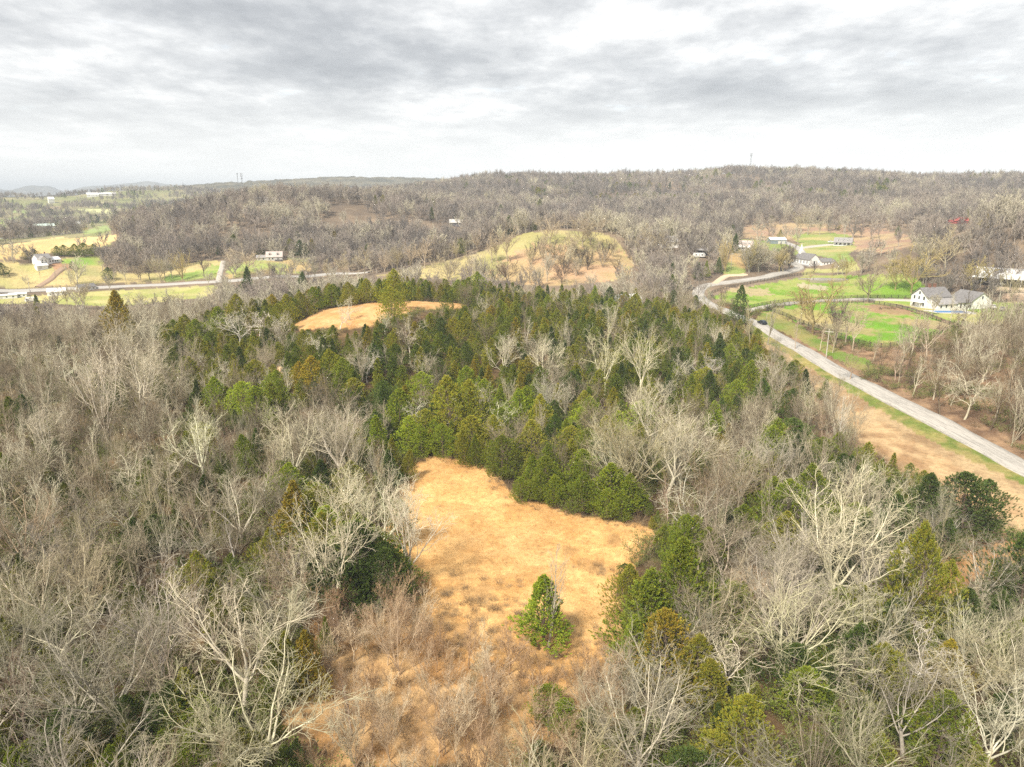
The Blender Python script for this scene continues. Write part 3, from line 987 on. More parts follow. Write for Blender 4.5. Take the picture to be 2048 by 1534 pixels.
def shrub_mesh(seed, H, Rr, n, rt, mat, leaves=0, lmat=None):
    """twiggy bush: many stems from the ground"""
    rg = random.Random(seed)
    T = Tubes()
    tips = []
    for i in range(n):
        a = rg.random() * 6.283; r = Rr * math.sqrt(rg.random()) * .45
        p = np.array([r * math.cos(a), r * math.sin(a), -.1])
        d = _norm(np.array([math.cos(a) * .5 + rg.gauss(0, .35), math.sin(a) * .5 + rg.gauss(0, .35), 1.0]))
        L = H * rg.uniform(.55, 1.1); P = [p]
        for s in range(4):
            d = _norm(d + np.array([rg.gauss(0, .18), rg.gauss(0, .18), rg.gauss(-.03, .1)]))
            P.append(P[-1] + d * L / 4)
        T.add(np.array(P), np.linspace(rt * 1.8, rt * .8, 5), 3)
        for b in range(5):
            k = rg.randint(1, 4)
            q = P[k]; d2 = _norm(d + np.array([rg.gauss(0, .7), rg.gauss(0, .7), rg.gauss(.1, .4)])); l2 = L * rg.uniform(.2, .45)
            m_ = q + d2 * l2 * .5
            e = m_ + _norm(d2 + np.array([rg.gauss(0, .3), rg.gauss(0, .3), .15])) * l2 * .5
            T.add(np.array([q, m_, e]), np.array([rt, rt * .8, rt * .5]), 3)
            tips += [m_, e]
    me = T.mesh('shrub', mat)
    if leaves:
        g = np.random.default_rng(seed)
        tp = np.array(tips); N = leaves
        base = tp[g.integers(0, len(tp), N)] + g.normal(0, .12, (N, 3))
        dv = g.normal(0, 1, (N, 3)); dv /= np.linalg.norm(dv, axis=1, keepdims=True)
        w = np.cross(dv, g.normal(0, 1, (N, 3))); w /= np.linalg.norm(w, axis=1, keepdims=True)
        l = g.uniform(.07, .16, N)[:, None]
        V2 = np.stack([base, base + dv * l * .5 + w * l * .35, base + dv * l, base + dv * l * .5 - w * l * .35], 1).reshape(-1, 3)
        n0 = len(me.vertices)
        V1 = np.empty(n0 * 3); me.vertices.foreach_get('co', V1)
        nq = len(me.polygons); lp = np.empty(nq * 4, np.int32); me.loops.foreach_get('vertex_index', lp)
        me2 = np_mesh('shrub', np.concatenate([V1.reshape(-1, 3), V2]), np.concatenate([lp.reshape(-1, 4), np.arange(N * 4).reshape(-1, 4) + n0]), mats=[mat, lmat])
        mi = np.zeros(nq + N, np.int32); mi[nq:] = 1
        me2.polygons.foreach_set('material_index', mi)
        tn = np.ones((n0 + N * 4, 4), np.float32)
        tn[n0:, :3] = np.repeat(g.normal(1, .15, (N, 1)), 4, axis=0)
        a2 = me2.attributes.new('tint', 'FLOAT_COLOR', 'POINT'); a2.data.foreach_set('color', tn.ravel())
        bpy.data.meshes.remove(me)
        return me2
    return me


BARK = bark_mat('pale_bark')
TWIG = bark_mat('grey_twigs')
CEDBARK = plain('cedar_bark', (.16, .115, .085), .9, .3, 3)
LEAF = leaf_mat('cedar_sprays')
WOOD_RANDOM = bark_mat('woodland_bark', True, [(0, (.23, .20, .18)), (.2, (.32, .28, .245)), (.4, (.41, .345, .30)), (.6, (.47, .42, .34)), (.8, (.55, .50, .39)), (1, (.62, .57, .42))])
WOOD_NEAR = bark_mat('woodland_bark_tan', True, [(0, (.20, .16, .11)), (.3, (.33, .27, .19)), (.5, (.42, .35, .25)), (.75, (.56, .50, .37)), (1, (.72, .66, .50))])
CED_RANDOM = leaf_mat('woodland_cedar', True, [(0, (.06, .09, .022)), (.3, (.14, .18, .022)), (.6, (.21, .23, .026)), (.88, (.26, .25, .026)), (1, (.28, .21, .028))])
BRUSH = bark_mat('brush_twigs', True, [(0, (.12, .085, .05)), (.4, (.20, .14, .085)), (.7, (.30, .215, .13)), (1, (.44, .34, .22))])
GREENLEAF = leaf_mat('bush_leaves', True, [(0, (.13, .17, .04)), (.5, (.20, .22, .06)), (1, (.11, .14, .03))])
STRAW = leaf_mat('straw', True, [(0, (.42, .25, .10)), (.25, (.60, .38, .16)), (.6, (.78, .56, .29)), (1, (.56, .32, .12))])

# prototypes that the single trees share: height 10 m each, scaled where they stand
BT = {}
for sty, n in (('vase', 7), ('spread', 4), ('slender', 4), ('broom', 4), ('crooked', 5)):
    BT[sty] = []
    for i in range(n):
        a, b = grow_tree(100 + i * 7 + len(sty) * 31, 10.0, sty, .0088, 1.0)
        BT[sty].append((a.mesh('trunk', BARK), b.mesh('crown', TWIG)))
BTF = {}
for sty, n in (('vase', 3), ('spread', 2), ('slender', 2), ('broom', 2), ('crooked', 2)):
    BTF[sty] = []
    for i in range(n):
        a, b = grow_tree(500 + i * 7 + len(sty) * 31, 10.0, sty, .024, .9, trunk_r=.2)
        BTF[sty].append((a.mesh('trunk', BARK), b.mesh('crown', TWIG)))
CT = {}
for shp, rm, n in (('cone', 2.9, 3), ('oval', 3.5, 3), ('loose', 3.6, 3)):
    CT[shp] = []
    for i in range(n):
        CT[shp].append((cedar_trunk(i + len(shp), 10, rm, CEDBARK), cedar_mesh(40 + i + 10 * len(shp), 10.0, rm * (0.92 + .12 * i), shp, 1500, 22, .155, LEAF)))

# libraries for the masses (never linked to the scene, only pointed to)


def library(name, meshes):
    c = bpy.data.collections.new(name)
    for i, me in enumerate(meshes):
        o = bpy.data.objects.new("%s_%02d" % (name, i), me)
        c.objects.link(o)
    return c


def merged(A, B, mat, name):
    for k, v in B.g.items():
        A.g.setdefault(k, []).extend(v)
    return A.mesh(name, mat)


LIB_WOOD = library('woodland_tree', [merged(*grow_tree(300 + i, 10.0, sty, .012, .95), WOOD_NEAR, 'woodland_tree') for i, sty in enumerate(('vase', 'broom', 'vase', 'slender', 'spread', 'slender', 'crooked', 'broom'))])
RUSSET = bark_mat('russet_twigs', True, [(0, (.42, .27, .155)), (.35, (.54, .38, .245)), (.7, (.62, .48, .33)), (1, (.72, .61, .43))])
LIB_THICK = library('thicket_sapling', [merged(*grow_tree(340 + i, 10.0, sty, .017, 1.15), RUSSET, 'thicket_sapling') for i, sty in enumerate(('broom', 'slender', 'broom', 'vase', 'broom'))])
LIB_FAR = library('hill_tree', [merged(*grow_tree(400 + i, 10.0, sty, .040, .72, trunk_r=.2, wide=.9), WOOD_RANDOM, 'hill_tree') for i, sty in enumerate(('vase', 'spread', 'vase', 'spread', 'vase', 'vase'))])
LIB_CED = library('woodland_cedar', [cedar_mesh(60 + i, 10.0, rm, shp, 520, 15, .30, CED_RANDOM) for i, (shp, rm) in enumerate((('cone', 2.9), ('oval', 3.4), ('loose', 3.4), ('cone', 2.5)))])
LIB_BRUSH = library('brush', [shrub_mesh(70 + i, 2.0, 1.6, 34, .010, BRUSH) for i in range(4)])
LIB_GREEN = library('green_bush', [shrub_mesh(80 + i, 1.8, 1.6, 22, .010, BRUSH, 900, GREENLEAF) for i in range(3)])


def tuft_mesh(seed):
    g = np.random.default_rng(seed); N = 46
    base = np.stack([g.normal(0, .35, N), g.normal(0, .35, N), np.zeros(N)], 1)
    d = np.stack([g.normal(0, .5, N), g.normal(0, .5, N), np.ones(N)], 1); d /= np.linalg.norm(d, axis=1, keepdims=True)
    w = np.cross(d, g.normal(0, 1, (N, 3))); w /= np.linalg.norm(w, axis=1, keepdims=True)
    l = g.uniform(.12, .34, N)[:, None]
    V = np.stack([base - w * .012, base + w * .012, base + d * l], 1).reshape(-1, 3)
    me = np_mesh('tuft', V, None, np.arange(N * 3).reshape(-1, 3), mats=[STRAW])
    a = me.attributes.new('tint', 'FLOAT_COLOR', 'POINT')
    a.data.foreach_set('color', np.concatenate([np.repeat(g.normal(1, .15, (N, 1)), 3, axis=0) * np.ones((1, 3)), np.ones((N * 3, 1))], 1).astype(np.float32).ravel())
    return me


LIB_TUFT = library('tuft', [tuft_mesh(i) for i in range(3)])


def scatter(name, label, lib, pts, scl, rg, tilt=.05, zs=None, hue=None):
    """one object of a mass: copies of a library set on points"""
    pts = np.asarray(pts, np.float32); n = len(pts)
    me = bpy.data.meshes.new(name)
    me.vertices.add(n)
    me.vertices.foreach_set('co', pts.ravel())
    scl = np.asarray(scl, np.float32)
    s3 = np.stack([scl * rg.uniform(.85, 1.15, n), scl * rg.uniform(.85, 1.15, n), scl], 1) if zs is None else zs
    rot = np.stack([rg.normal(0, tilt, n), rg.normal(0, tilt, n), rg.uniform(0, 6.283, n)], 1)
    a = me.attributes.new('siz', 'FLOAT_VECTOR', 'POINT'); a.data.foreach_set('vector', s3.astype(np.float32).ravel())
    a = me.attributes.new('rot', 'FLOAT_VECTOR', 'POINT'); a.data.foreach_set('vector', rot.astype(np.float32).ravel())
    hue = rg.random(n) if hue is None else np.clip(hue, 0, 1)
    a = me.attributes.new('hue', 'FLOAT', 'POINT'); a.data.foreach_set('value', np.asarray(hue, np.float32))
    a = me.attributes.new('pick', 'INT', 'POINT'); a.data.foreach_set('value', rg.integers(0, len(lib.objects), n).astype(np.int32))
    o = bpy.data.objects.new(name, me)
    col.objects.link(o)
    g = bpy.data.node_groups.new(name, 'GeometryNodeTree')
    g.interface.new_socket('Geometry', in_out='INPUT', socket_type='NodeSocketGeometry')
    g.interface.new_socket('Geometry', in_out='OUTPUT', socket_type='NodeSocketGeometry')
    gi = g.nodes.new('NodeGroupInput'); go = g.nodes.new('NodeGroupOutput')
    ci = g.nodes.new('GeometryNodeCollectionInfo')
    ci.inputs['Collection'].default_value = lib
    ci.inputs['Separate Children'].default_value = True
    ci.inputs['Reset Children'].default_value = True
    ip = g.nodes.new('GeometryNodeInstanceOnPoints')
    ip.inputs['Pick Instance'].default_value = True

    def attr(nm, typ):
        x = g.nodes.new('GeometryNodeInputNamedAttribute'); x.data_type = typ
        x.inputs[0].default_value = nm
        return x.outputs[0]
    g.links.new(gi.outputs[0], ip.inputs['Points'])
    g.links.new(ci.outputs[0], ip.inputs['Instance'])
    g.links.new(attr('pick', 'INT'), ip.inputs['Instance Index'])
    g.links.new(attr('rot', 'FLOAT_VECTOR'), ip.inputs['Rotation'])
    g.links.new(attr('siz', 'FLOAT_VECTOR'), ip.inputs['Scale'])
    g.links.new(ip.outputs[0], go.inputs[0])
    md = o.modifiers.new('copies', 'NODES')
    md.node_group = g
    tag(o, label=label, kind='stuff')
    return o
# ------------------------------------------------------------------ where every tree stands
rng = np.random.default_rng(11)
prnd = random.Random(5)
PALE, WHITE, TAN, GREY, RUST, YEL, DARKW = (.74, .675, .51), (.84, .79, .65), (.55, .47, .33), (.52, .475, .38), (.54, .41, .29), (.55, .45, .20), (.20, .165, .135)
BROWN = (.25, .185, .13)
WORD = {BROWN: 'brown', PALE: 'pale', WHITE: 'whitish', TAN: 'tan', GREY: 'grey', RUST: 'reddish', YEL: 'yellowish', DARKW: 'dark brown'}
OLIVE, GREEN, ORNG, DARKG, BRIGHT = (.275, .275, .030), (.21, .26, .025), (.34, .27, .032), (.09, .135, .026), (.28, .35, .028)
CWORD = {OLIVE: 'olive', GREEN: 'green', ORNG: 'amber', DARKG: 'dark green', BRIGHT: 'bright green'}
T = []          # every tree: dict(kind, x, y, z, h, w, style, var, colour, hero)


def put_tree(kind, x, y, h, style, colr, wide=1.0, hero=False, lean=0.0, label=None, z=None):
    T.append(dict(kind=kind, x=x, y=y, z=tz(x, y) if z is None else z, h=h, style=style, col=colr, wide=wide, hero=hero, lean=lean, label=label))


def hero(kind, bx, by, ty, style, colr, wide=1.0, label=None, lean=0.0):
    g = ground(bx, by)
    d = project(g.x, g.y, g.z)[2]
    # height from the photo: solve for the top's screen row
    h = 3.0
    for _ in range(30):
        _, yy, _ = project(g.x, g.y, g.z + h)
        h *= 1.0 + max(-.3, min(.3, (yy - ty) / max(8.0, (by - ty))))
        h = max(1.0, min(34, h))
    put_tree(kind, g.x, g.y, h, style, colr, wide, True, lean, label, g.z)


B_, C_, S_ = 'bare_tree', 'cedar_tree', 'sapling'
# -- near trees one can name
hero(B_, 827, 1175, 945, 'vase', PALE, 1.0, 'tall forked bare tree at the left edge of the orange clearing')
hero(C_, 1088, 1288, 1152, 'cone', BRIGHT, 1.45, 'lone cedar standing in the orange clearing with a bare tree behind it')
hero(B_, 1097, 1296, 1085, 'slender', PALE, .8, 'thin pale bare tree growing through the lone cedar in the clearing')
for a in [(1290, 1310, 1140, 'cone', GREEN, 1.3), (1345, 1310, 1085, 'cone', GREEN, 1.0), (1255, 1240, 1130, 'oval', OLIVE, 1.1), (1400, 1300, 1160, 'loose', GREEN, 1.1), (1330, 1390, 1230, 'oval', ORNG, 1.1),
          (1270, 1370, 1240, 'cone', GREEN, 1.1), (1390, 1400, 1270, 'oval', OLIVE, 1.1), (1350, 1160, 1030, 'loose', GREEN, .8), (1385, 1150, 1035, 'loose', GREEN, .9), (1415, 1170, 1060, 'oval', GREEN, .9),
          (1822, 1285, 1055, 'oval', OLIVE, .72), (1778, 1255, 1120, 'oval', GREEN, .75), (1885, 1245, 1120, 'oval', OLIVE, .75), (1990, 1275, 1185, 'cone', DARKG, 1.1), (1915, 1290, 1180, 'oval', DARKG, 1.2), (2035, 1240, 1060, 'oval', DARKG, 1.0),
          (1920, 1075, 945, 'oval', DARKG, 1.5), (1850, 1050, 950, 'oval', DARKG, 1.3), (1960, 1060, 960, 'loose', DARKG, 1.2), (1885, 1120, 1040, 'oval', DARKG, 1.2),
          (245, 705, 585, 'cone', ORNG, .95), (238, 640, 583, 'cone', DARKG, 1.0), (596, 1120, 965, 'cone', ORNG, 1.1), (650, 1165, 1030, 'oval', OLIVE, 1.1), (715, 1200, 1045, 'oval', DARKG, 1.1), (735, 1170, 1030, 'oval', GREEN, 1.1), (690, 1180, 1050, 'oval', GREEN, 1.1), (780, 1200, 1085, 'oval', DARKG, 1.2), (700, 1130, 1010, 'cone', OLIVE, 1.0), (640, 1110, 985, 'cone', OLIVE, 1.0), (665, 1215, 1090, 'oval', DARKG, 1.2), (745, 1190, 1070, 'cone', DARKG, 1.1), (770, 1215, 1100, 'loose', DARKG, 1.1),
          (795, 1195, 1100, 'oval', GREEN, 1.1), (685, 1235, 1120, 'loose', DARKG, 1.1), (740, 1150, 1040, 'oval', GREEN, 1.1), (800, 1090, 1000, 'oval', GREEN, 1.0), (575, 1405, 1275, 'cone', OLIVE, 1.1), (620, 1395, 1265, 'cone', ORNG, 1.0), (655, 1320, 1235, 'cone', GREEN, .7), (550, 1420, 1330, 'oval', GREEN, 1.1),
          (350, 1480, 1370, 'oval', DARKG, 1.2), (420, 1500, 1390, 'oval', GREEN, 1.2), (395, 1570, 1470, 'oval', GREEN, 1.2), (490, 1560, 1460, 'oval', OLIVE, 1.2), (250, 1590, 1490, 'oval', GREEN, 1.1), (1130, 1470, 1395, 'oval', GREEN, 1.3), (1090, 1440, 1370, 'loose', GREEN, 1.3), (1180, 1490, 1420, 'oval', DARKG, 1.3),
          (1750, 1420, 1290, 'oval', OLIVE, 1.1), (1600, 1440, 1330, 'oval', GREEN, 1.2), (1700, 1390, 1250, 'oval', DARKG, 1.1), (1880, 1400, 1280, 'oval', ORNG, 1.0), (2040, 1350, 1240, 'oval', GREEN, 1.0), (1990, 1480, 1390, 'oval', DARKG, 1.1),
          (1568, 1085, 960, 'loose', GREEN, 1.1), (1620, 1050, 930, 'oval', GREEN, 1.1), (1590, 960, 870, 'oval', DARKG, 1.2), (1540, 1060, 960, 'oval', GREEN, 1.0), (1690, 990, 915, 'oval', DARKG, 1.0), (500, 960, 870, 'oval', GREEN, .8), (515, 935, 860, 'cone', DARKG, .9),
          (10, 980, 905, 'oval', BRIGHT, 1.1), (270, 1480, 1390, 'oval', DARKG, 1.2), (60, 860, 790, 'oval', DARKG, 1), (760, 920, 830, 'cone', GREEN, 1.0), (785, 950, 880, 'cone', OLIVE, 1.0), (815, 960, 900, 'cone', OLIVE, 1.0),
          (905, 880, 755, 'oval', OLIVE, 1.1), (940, 870, 760, 'oval', OLIVE, 1.1), (770, 860, 770, 'cone', DARKG, 1.1), (800, 880, 780, 'oval', GREEN, 1.1), (1040, 870, 780, 'oval', GREEN, 1.1), (1000, 850, 770, 'cone', GREEN, 1), (1080, 880, 790, 'oval', OLIVE, 1.0), (1110, 900, 830, 'oval', DARKG, 1.1),
          (1490, 820, 725, 'cone', GREEN, 1.2), (1440, 860, 795, 'oval', DARKG, .8), (1520, 840, 760, 'oval', DARKG, 1.1), (1460, 760, 690, 'oval', GREEN, 1.1), (630, 800, 715, 'oval', ORNG, 1.3), (600, 790, 725, 'oval', ORNG, 1.1), (660, 770, 700, 'oval', OLIVE, 1.2),
          (1042, 1003, 955, 'oval', BRIGHT, 1.2), (1080, 1003, 945, 'oval', GREEN, 1.2), (1105, 1012, 950, 'oval', BRIGHT, 1.1), (1212, 1036, 978, 'loose', BRIGHT, 1.1), (1242, 1042, 988, 'loose', GREEN, 1.1), (1160, 1000, 920, 'oval', GREEN, 1.1), (1140, 970, 880, 'cone', OLIVE, 1.1), (1100, 980, 890, 'cone', GREEN, 1.1),
          (930, 930, 860, 'cone', OLIVE, .9), (955, 935, 870, 'cone', GREEN, 1.0), (885, 915, 850, 'oval', GREEN, 1.2), (845, 915, 850, 'oval', GREEN, 1.2), (870, 900, 840, 'oval', GREEN, 1.2)]:
    hero(C_, *a)
# cedars round the upper clearing and along the knoll
for a in [(790, 622, 540, 'oval', OLIVE, 1.0), (785, 648, 575, 'loose', OLIVE, 1.0), (955, 605, 545, 'oval', GREEN, 1.1), (935, 607, 556, 'oval', GREEN, 1.1), (915, 603, 560, 'loose', GREEN, 1.0), (735, 606, 558, 'oval', OLIVE, 1.3), (700, 612, 565, 'oval', OLIVE, 1.3), (665, 615, 570, 'oval', GREEN, 1.3), (630, 622, 575, 'oval', GREEN, 1.4), (605, 635, 585, 'oval', OLIVE, 1.3),
          (575, 650, 590, 'oval', OLIVE, 1.3), (550, 640, 590, 'oval', ORNG, 1.2), (605, 600, 545, 'cone', DARKG, .9), (495, 605, 535, 'cone', DARKG, .9), (480, 660, 590, 'oval', OLIVE, 1.2), (440, 690, 615, 'oval', GREEN, 1.3), (375, 700, 630, 'oval', OLIVE, 1.3), (400, 710, 640, 'oval', GREEN, 1.3), (350, 690, 640, 'oval', GREEN, 1.2), (1040, 610, 580, 'cone', OLIVE, 1.0), (1190, 620, 572, 'cone', GREEN, .9), (1270, 645, 590, 'oval', OLIVE, 1.2), (1220, 650, 598, 'oval', GREEN, 1.2), (1310, 650, 602, 'oval', OLIVE, 1.2),
          (1100, 640, 590, 'cone', GREEN, 1.1), (980, 640, 585, 'cone', OLIVE, 1.0), (1000, 650, 600, 'oval', GREEN, 1.1), (1478, 652, 572, 'oval', DARKG, .8), (1410, 660, 615, 'cone', GREEN, 1), (770, 595, 560, 'oval', GREEN, 1.3), (820, 598, 562, 'oval', GREEN, 1.3), (850, 600, 560, 'oval', GREEN, 1.2), (880, 603, 568, 'cone', OLIVE, 1.2),
          (1240, 462, 436, 'oval', DARKG, 1.3), (645, 590, 560, 'cone', DARKG, 1.0), (1395, 560, 525, 'cone', DARKG, 1.1), (1412, 556, 522, 'cone', GREEN, .9), (1435, 548, 515, 'cone', DARKG, .9), (1345, 560, 525, 'cone', DARKG, 1.0), (1470, 505, 468, 'cone', DARKG, .9), (2040, 440, 418, 'oval', OLIVE, 1.6), (1795, 472, 452, 'cone', DARKG, 1.0),
          (8, 552, 526, 'oval', DARKG, 1.5), (70, 520, 498, 'oval', DARKG, 1.6), (55, 520, 500, 'oval', DARKG, 1.4), (218, 560, 535, 'oval', DARKG, 1.5), (145, 538, 522, 'oval', DARKG, 1.4), (115, 512, 492, 'oval', GREEN, 1.6), (130, 512, 490, 'oval', GREEN, 1.6), (150, 513, 488, 'oval', GREEN, 1.6), (170, 512, 486, 'oval', GREEN, 1.6), (190, 510, 488, 'oval', GREEN, 1.5), (300, 424, 408, 'oval', DARKG, 1.8), (318, 424, 406, 'oval', DARKG, 1.8), (333, 424, 408, 'oval', DARKG, 1.8),
          (600, 515, 480, 'oval', DARKG, 1.1), (612, 514, 486, 'oval', DARKG, 1.2), (520, 508, 485, 'oval', DARKG, 1.0), (440, 510, 492, 'oval', DARKG, 1.5)]:
    hero(C_, *a)
for a in [(490, 1425, 1135, 'vase', PALE, 1.15), (330, 1375, 1150, 'vase', GREY, 1.15), (55, 1310, 1130, 'broom', PALE, 1.1), (1265, 1010, 800, 'vase', TAN, 1.25), (1328, 1005, 805, 'vase', PALE, 1.2), (1225, 995, 825, 'vase', PALE, 1.1), (1300, 900, 745, 'vase', PALE, 1.1), (1360, 960, 790, 'vase', PALE, 1.2), (1212, 975, 830, 'vase', WHITE, .8), (1250, 985, 840, 'slender', PALE, .6), (1372, 1105, 945, 'crooked', WHITE, 1.1), (1665, 1215, 980, 'spread', PALE, 1.15), (1590, 1195, 1060, 'broom', PALE, 1.0),
          (1560, 1370, 1170, 'spread', PALE, 1.2), (1450, 1400, 1230, 'crooked', PALE, 1.1), (1920, 1375, 1205, 'slender', WHITE, .9), (1965, 1400, 1230, 'vase', PALE, 1.1), (1830, 1400, 1230, 'crooked', WHITE, 1.0), (1720, 1430, 1260, 'vase', PALE, 1.0), (405, 970, 810, 'vase', WHITE, 1.05), (297, 905, 812, 'vase', WHITE, 1.1), (215, 880, 690, 'broom', PALE, 1.3), (285, 850, 680, 'spread', PALE, 1.1), (110, 930, 790, 'vase', PALE, 1.0), (590, 980, 800, 'vase', PALE, 1.1),
          (680, 970, 790, 'vase', PALE, 1.15), (640, 960, 815, 'broom', GREY, 1.1), (775, 1110, 930, 'vase', WHITE, 1.1), (700, 1090, 940, 'spread', PALE, 1.0), (665, 1240, 1020, 'spread', PALE, .9), (845, 872, 780, 'crooked', WHITE, 1.1), (978, 882, 795, 'crooked', WHITE, 1.1), (1098, 845, 748, 'vase', WHITE, .9), (735, 765, 690, 'crooked', WHITE, 1.1), (480, 700, 600, 'crooked', WHITE, 1.1), (820, 715, 640, 'crooked', PALE, 1.1), (1090, 780, 665, 'vase', PALE, 1.1), (1210, 790, 655, 'vase', PALE, 1.0), (1280, 800, 650, 'vase', PALE, .9), (1000, 760, 665, 'vase', PALE, 1.0),
          (550, 800, 735, 'crooked', WHITE, 1.0), (405, 745, 700, 'crooked', WHITE, .9), (455, 760, 715, 'crooked', WHITE, .9), (640, 720, 665, 'crooked', WHITE, 1.1), (860, 780, 740, 'crooked', WHITE, .9), (700, 740, 700, 'crooked', PALE, 1.0), (310, 780, 690, 'vase', PALE, 1.0), (130, 780, 690, 'crooked', WHITE, 1.0), (250, 740, 690, 'vase', PALE, 1.1), (1410, 770, 695, 'crooked', WHITE, 1.1), (1440, 700, 640, 'vase', PALE, 1.0), (770, 670, 620, 'vase', WHITE, 1.1), (700, 640, 595, 'crooked', WHITE, 1.1), (680, 660, 610, 'crooked', WHITE, 1.0), (560, 690, 630, 'vase', WHITE, 1.1), (520, 680, 620, 'crooked', WHITE, 1.1),
          (20, 1130, 1030, 'crooked', WHITE, 1.0), (800, 1350, 1200, 'broom', RUST, 1.1), (1010, 1560, 1480, 'broom', RUST, 1.0), (1480, 1000, 870, 'vase', PALE, 1.0), (1540, 990, 850, 'vase', GREY, 1.0), (1665, 930, 790, 'slender', WHITE, .8), (1610, 870, 760, 'vase', PALE, .9), (1700, 760, 690, 'crooked', RUST, .9), (1880, 1090, 950, 'vase', GREY, .7), (1430, 1130, 1000, 'vase', PALE, .8), (1470, 1170, 1080, 'slender', PALE, .8), (1520, 910, 800, 'vase', PALE, .9)]:
    hero(B_, *a)
# trees of the farm valley on the right
for a in [(1625, 668, 565, 'spread', YEL, 1.1), (1690, 690, 590, 'vase', TAN, .9), (1705, 700, 600, 'vase', TAN, .8), (1672, 690, 600, 'vase', DARKW, .8), (1735, 603, 535, 'spread', TAN, 1.0), (1853, 712, 620, 'spread', TAN, .9), (1822, 585, 505, 'spread', YEL, 1.2), (1790, 580, 520, 'spread', YEL, 1.1), (1942, 585, 522, 'spread', YEL, 1.3), (2022, 605, 545, 'spread', TAN, .7), (1925, 650, 585, 'vase', DARKW, .7), (1850, 545, 470, 'vase', PALE, 1.1), (1890, 540, 455, 'vase', TAN, 1.0),
          (1628, 548, 520, 'vase', DARKW, 1.0), (1690, 562, 510, 'vase', YEL, 1.0), (1665, 552, 520, 'vase', YEL, .9), (1395, 600, 545, 'vase', GREY, .8), (1415, 625, 570, 'vase', GREY, .7), (1440, 650, 590, 'vase', TAN, .7), (1500, 690, 610, 'slender', TAN, .9), (1535, 690, 600, 'slender', GREY, .9), (1600, 650, 610, 'slender', TAN, .8), (1450, 545, 480, 'broom', YEL, .8), (1440, 545, 490, 'broom', TAN, .8), (1640, 470, 435, 'vase', GREY, 1.0), (1660, 468, 440, 'vase', GREY, .9), (1565, 455, 430, 'vase', GREY, 1.0), (1600, 465, 425, 'vase', TAN, 1.1), (1615, 470, 425, 'vase', GREY, 1.0), (1520, 455, 430, 'vase', GREY, 1), (1540, 456, 430, 'vase', GREY, 1), (1690, 460, 428, 'vase', GREY, 1),
          (1590, 700, 640, 'slender', TAN, .8), (1665, 705, 625, 'vase', TAN, .8), (1640, 700, 640, 'slender', TAN, .9), (1880, 830, 720, 'vase', BROWN, .8), (1980, 860, 740, 'vase', BROWN, .8), (1930, 800, 700, 'vase', BROWN, .9), (2010, 820, 700, 'vase', BROWN, .9), (1820, 780, 700, 'vase', BROWN, .9), (1760, 740, 680, 'broom', BROWN, .9), (1790, 760, 690, 'vase', RUST, .9), (2040, 880, 760, 'vase', BROWN, .8), (1950, 760, 660, 'vase', BROWN, 1.0), (2030, 760, 640, 'vase', BROWN, 1.0), (1890, 750, 660, 'vase', BROWN, 1.0)]:
    hero(B_, *a)
for i in range(16):
    hero(B_, prnd.uniform(890, 1265), prnd.uniform(548, 574), prnd.uniform(505, 530), prnd.choice(('vase', 'broom', 'spread')), prnd.choice((TAN, GREY, BROWN)), 1.15)
for i in range(26):
    hero(B_, prnd.uniform(1484, 1582), prnd.uniform(528, 546), prnd.uniform(484, 502), prnd.choice(('vase', 'broom', 'vase', 'spread')), prnd.choice((TAN, DARKW, GREY, TAN, YEL)), 1.15)
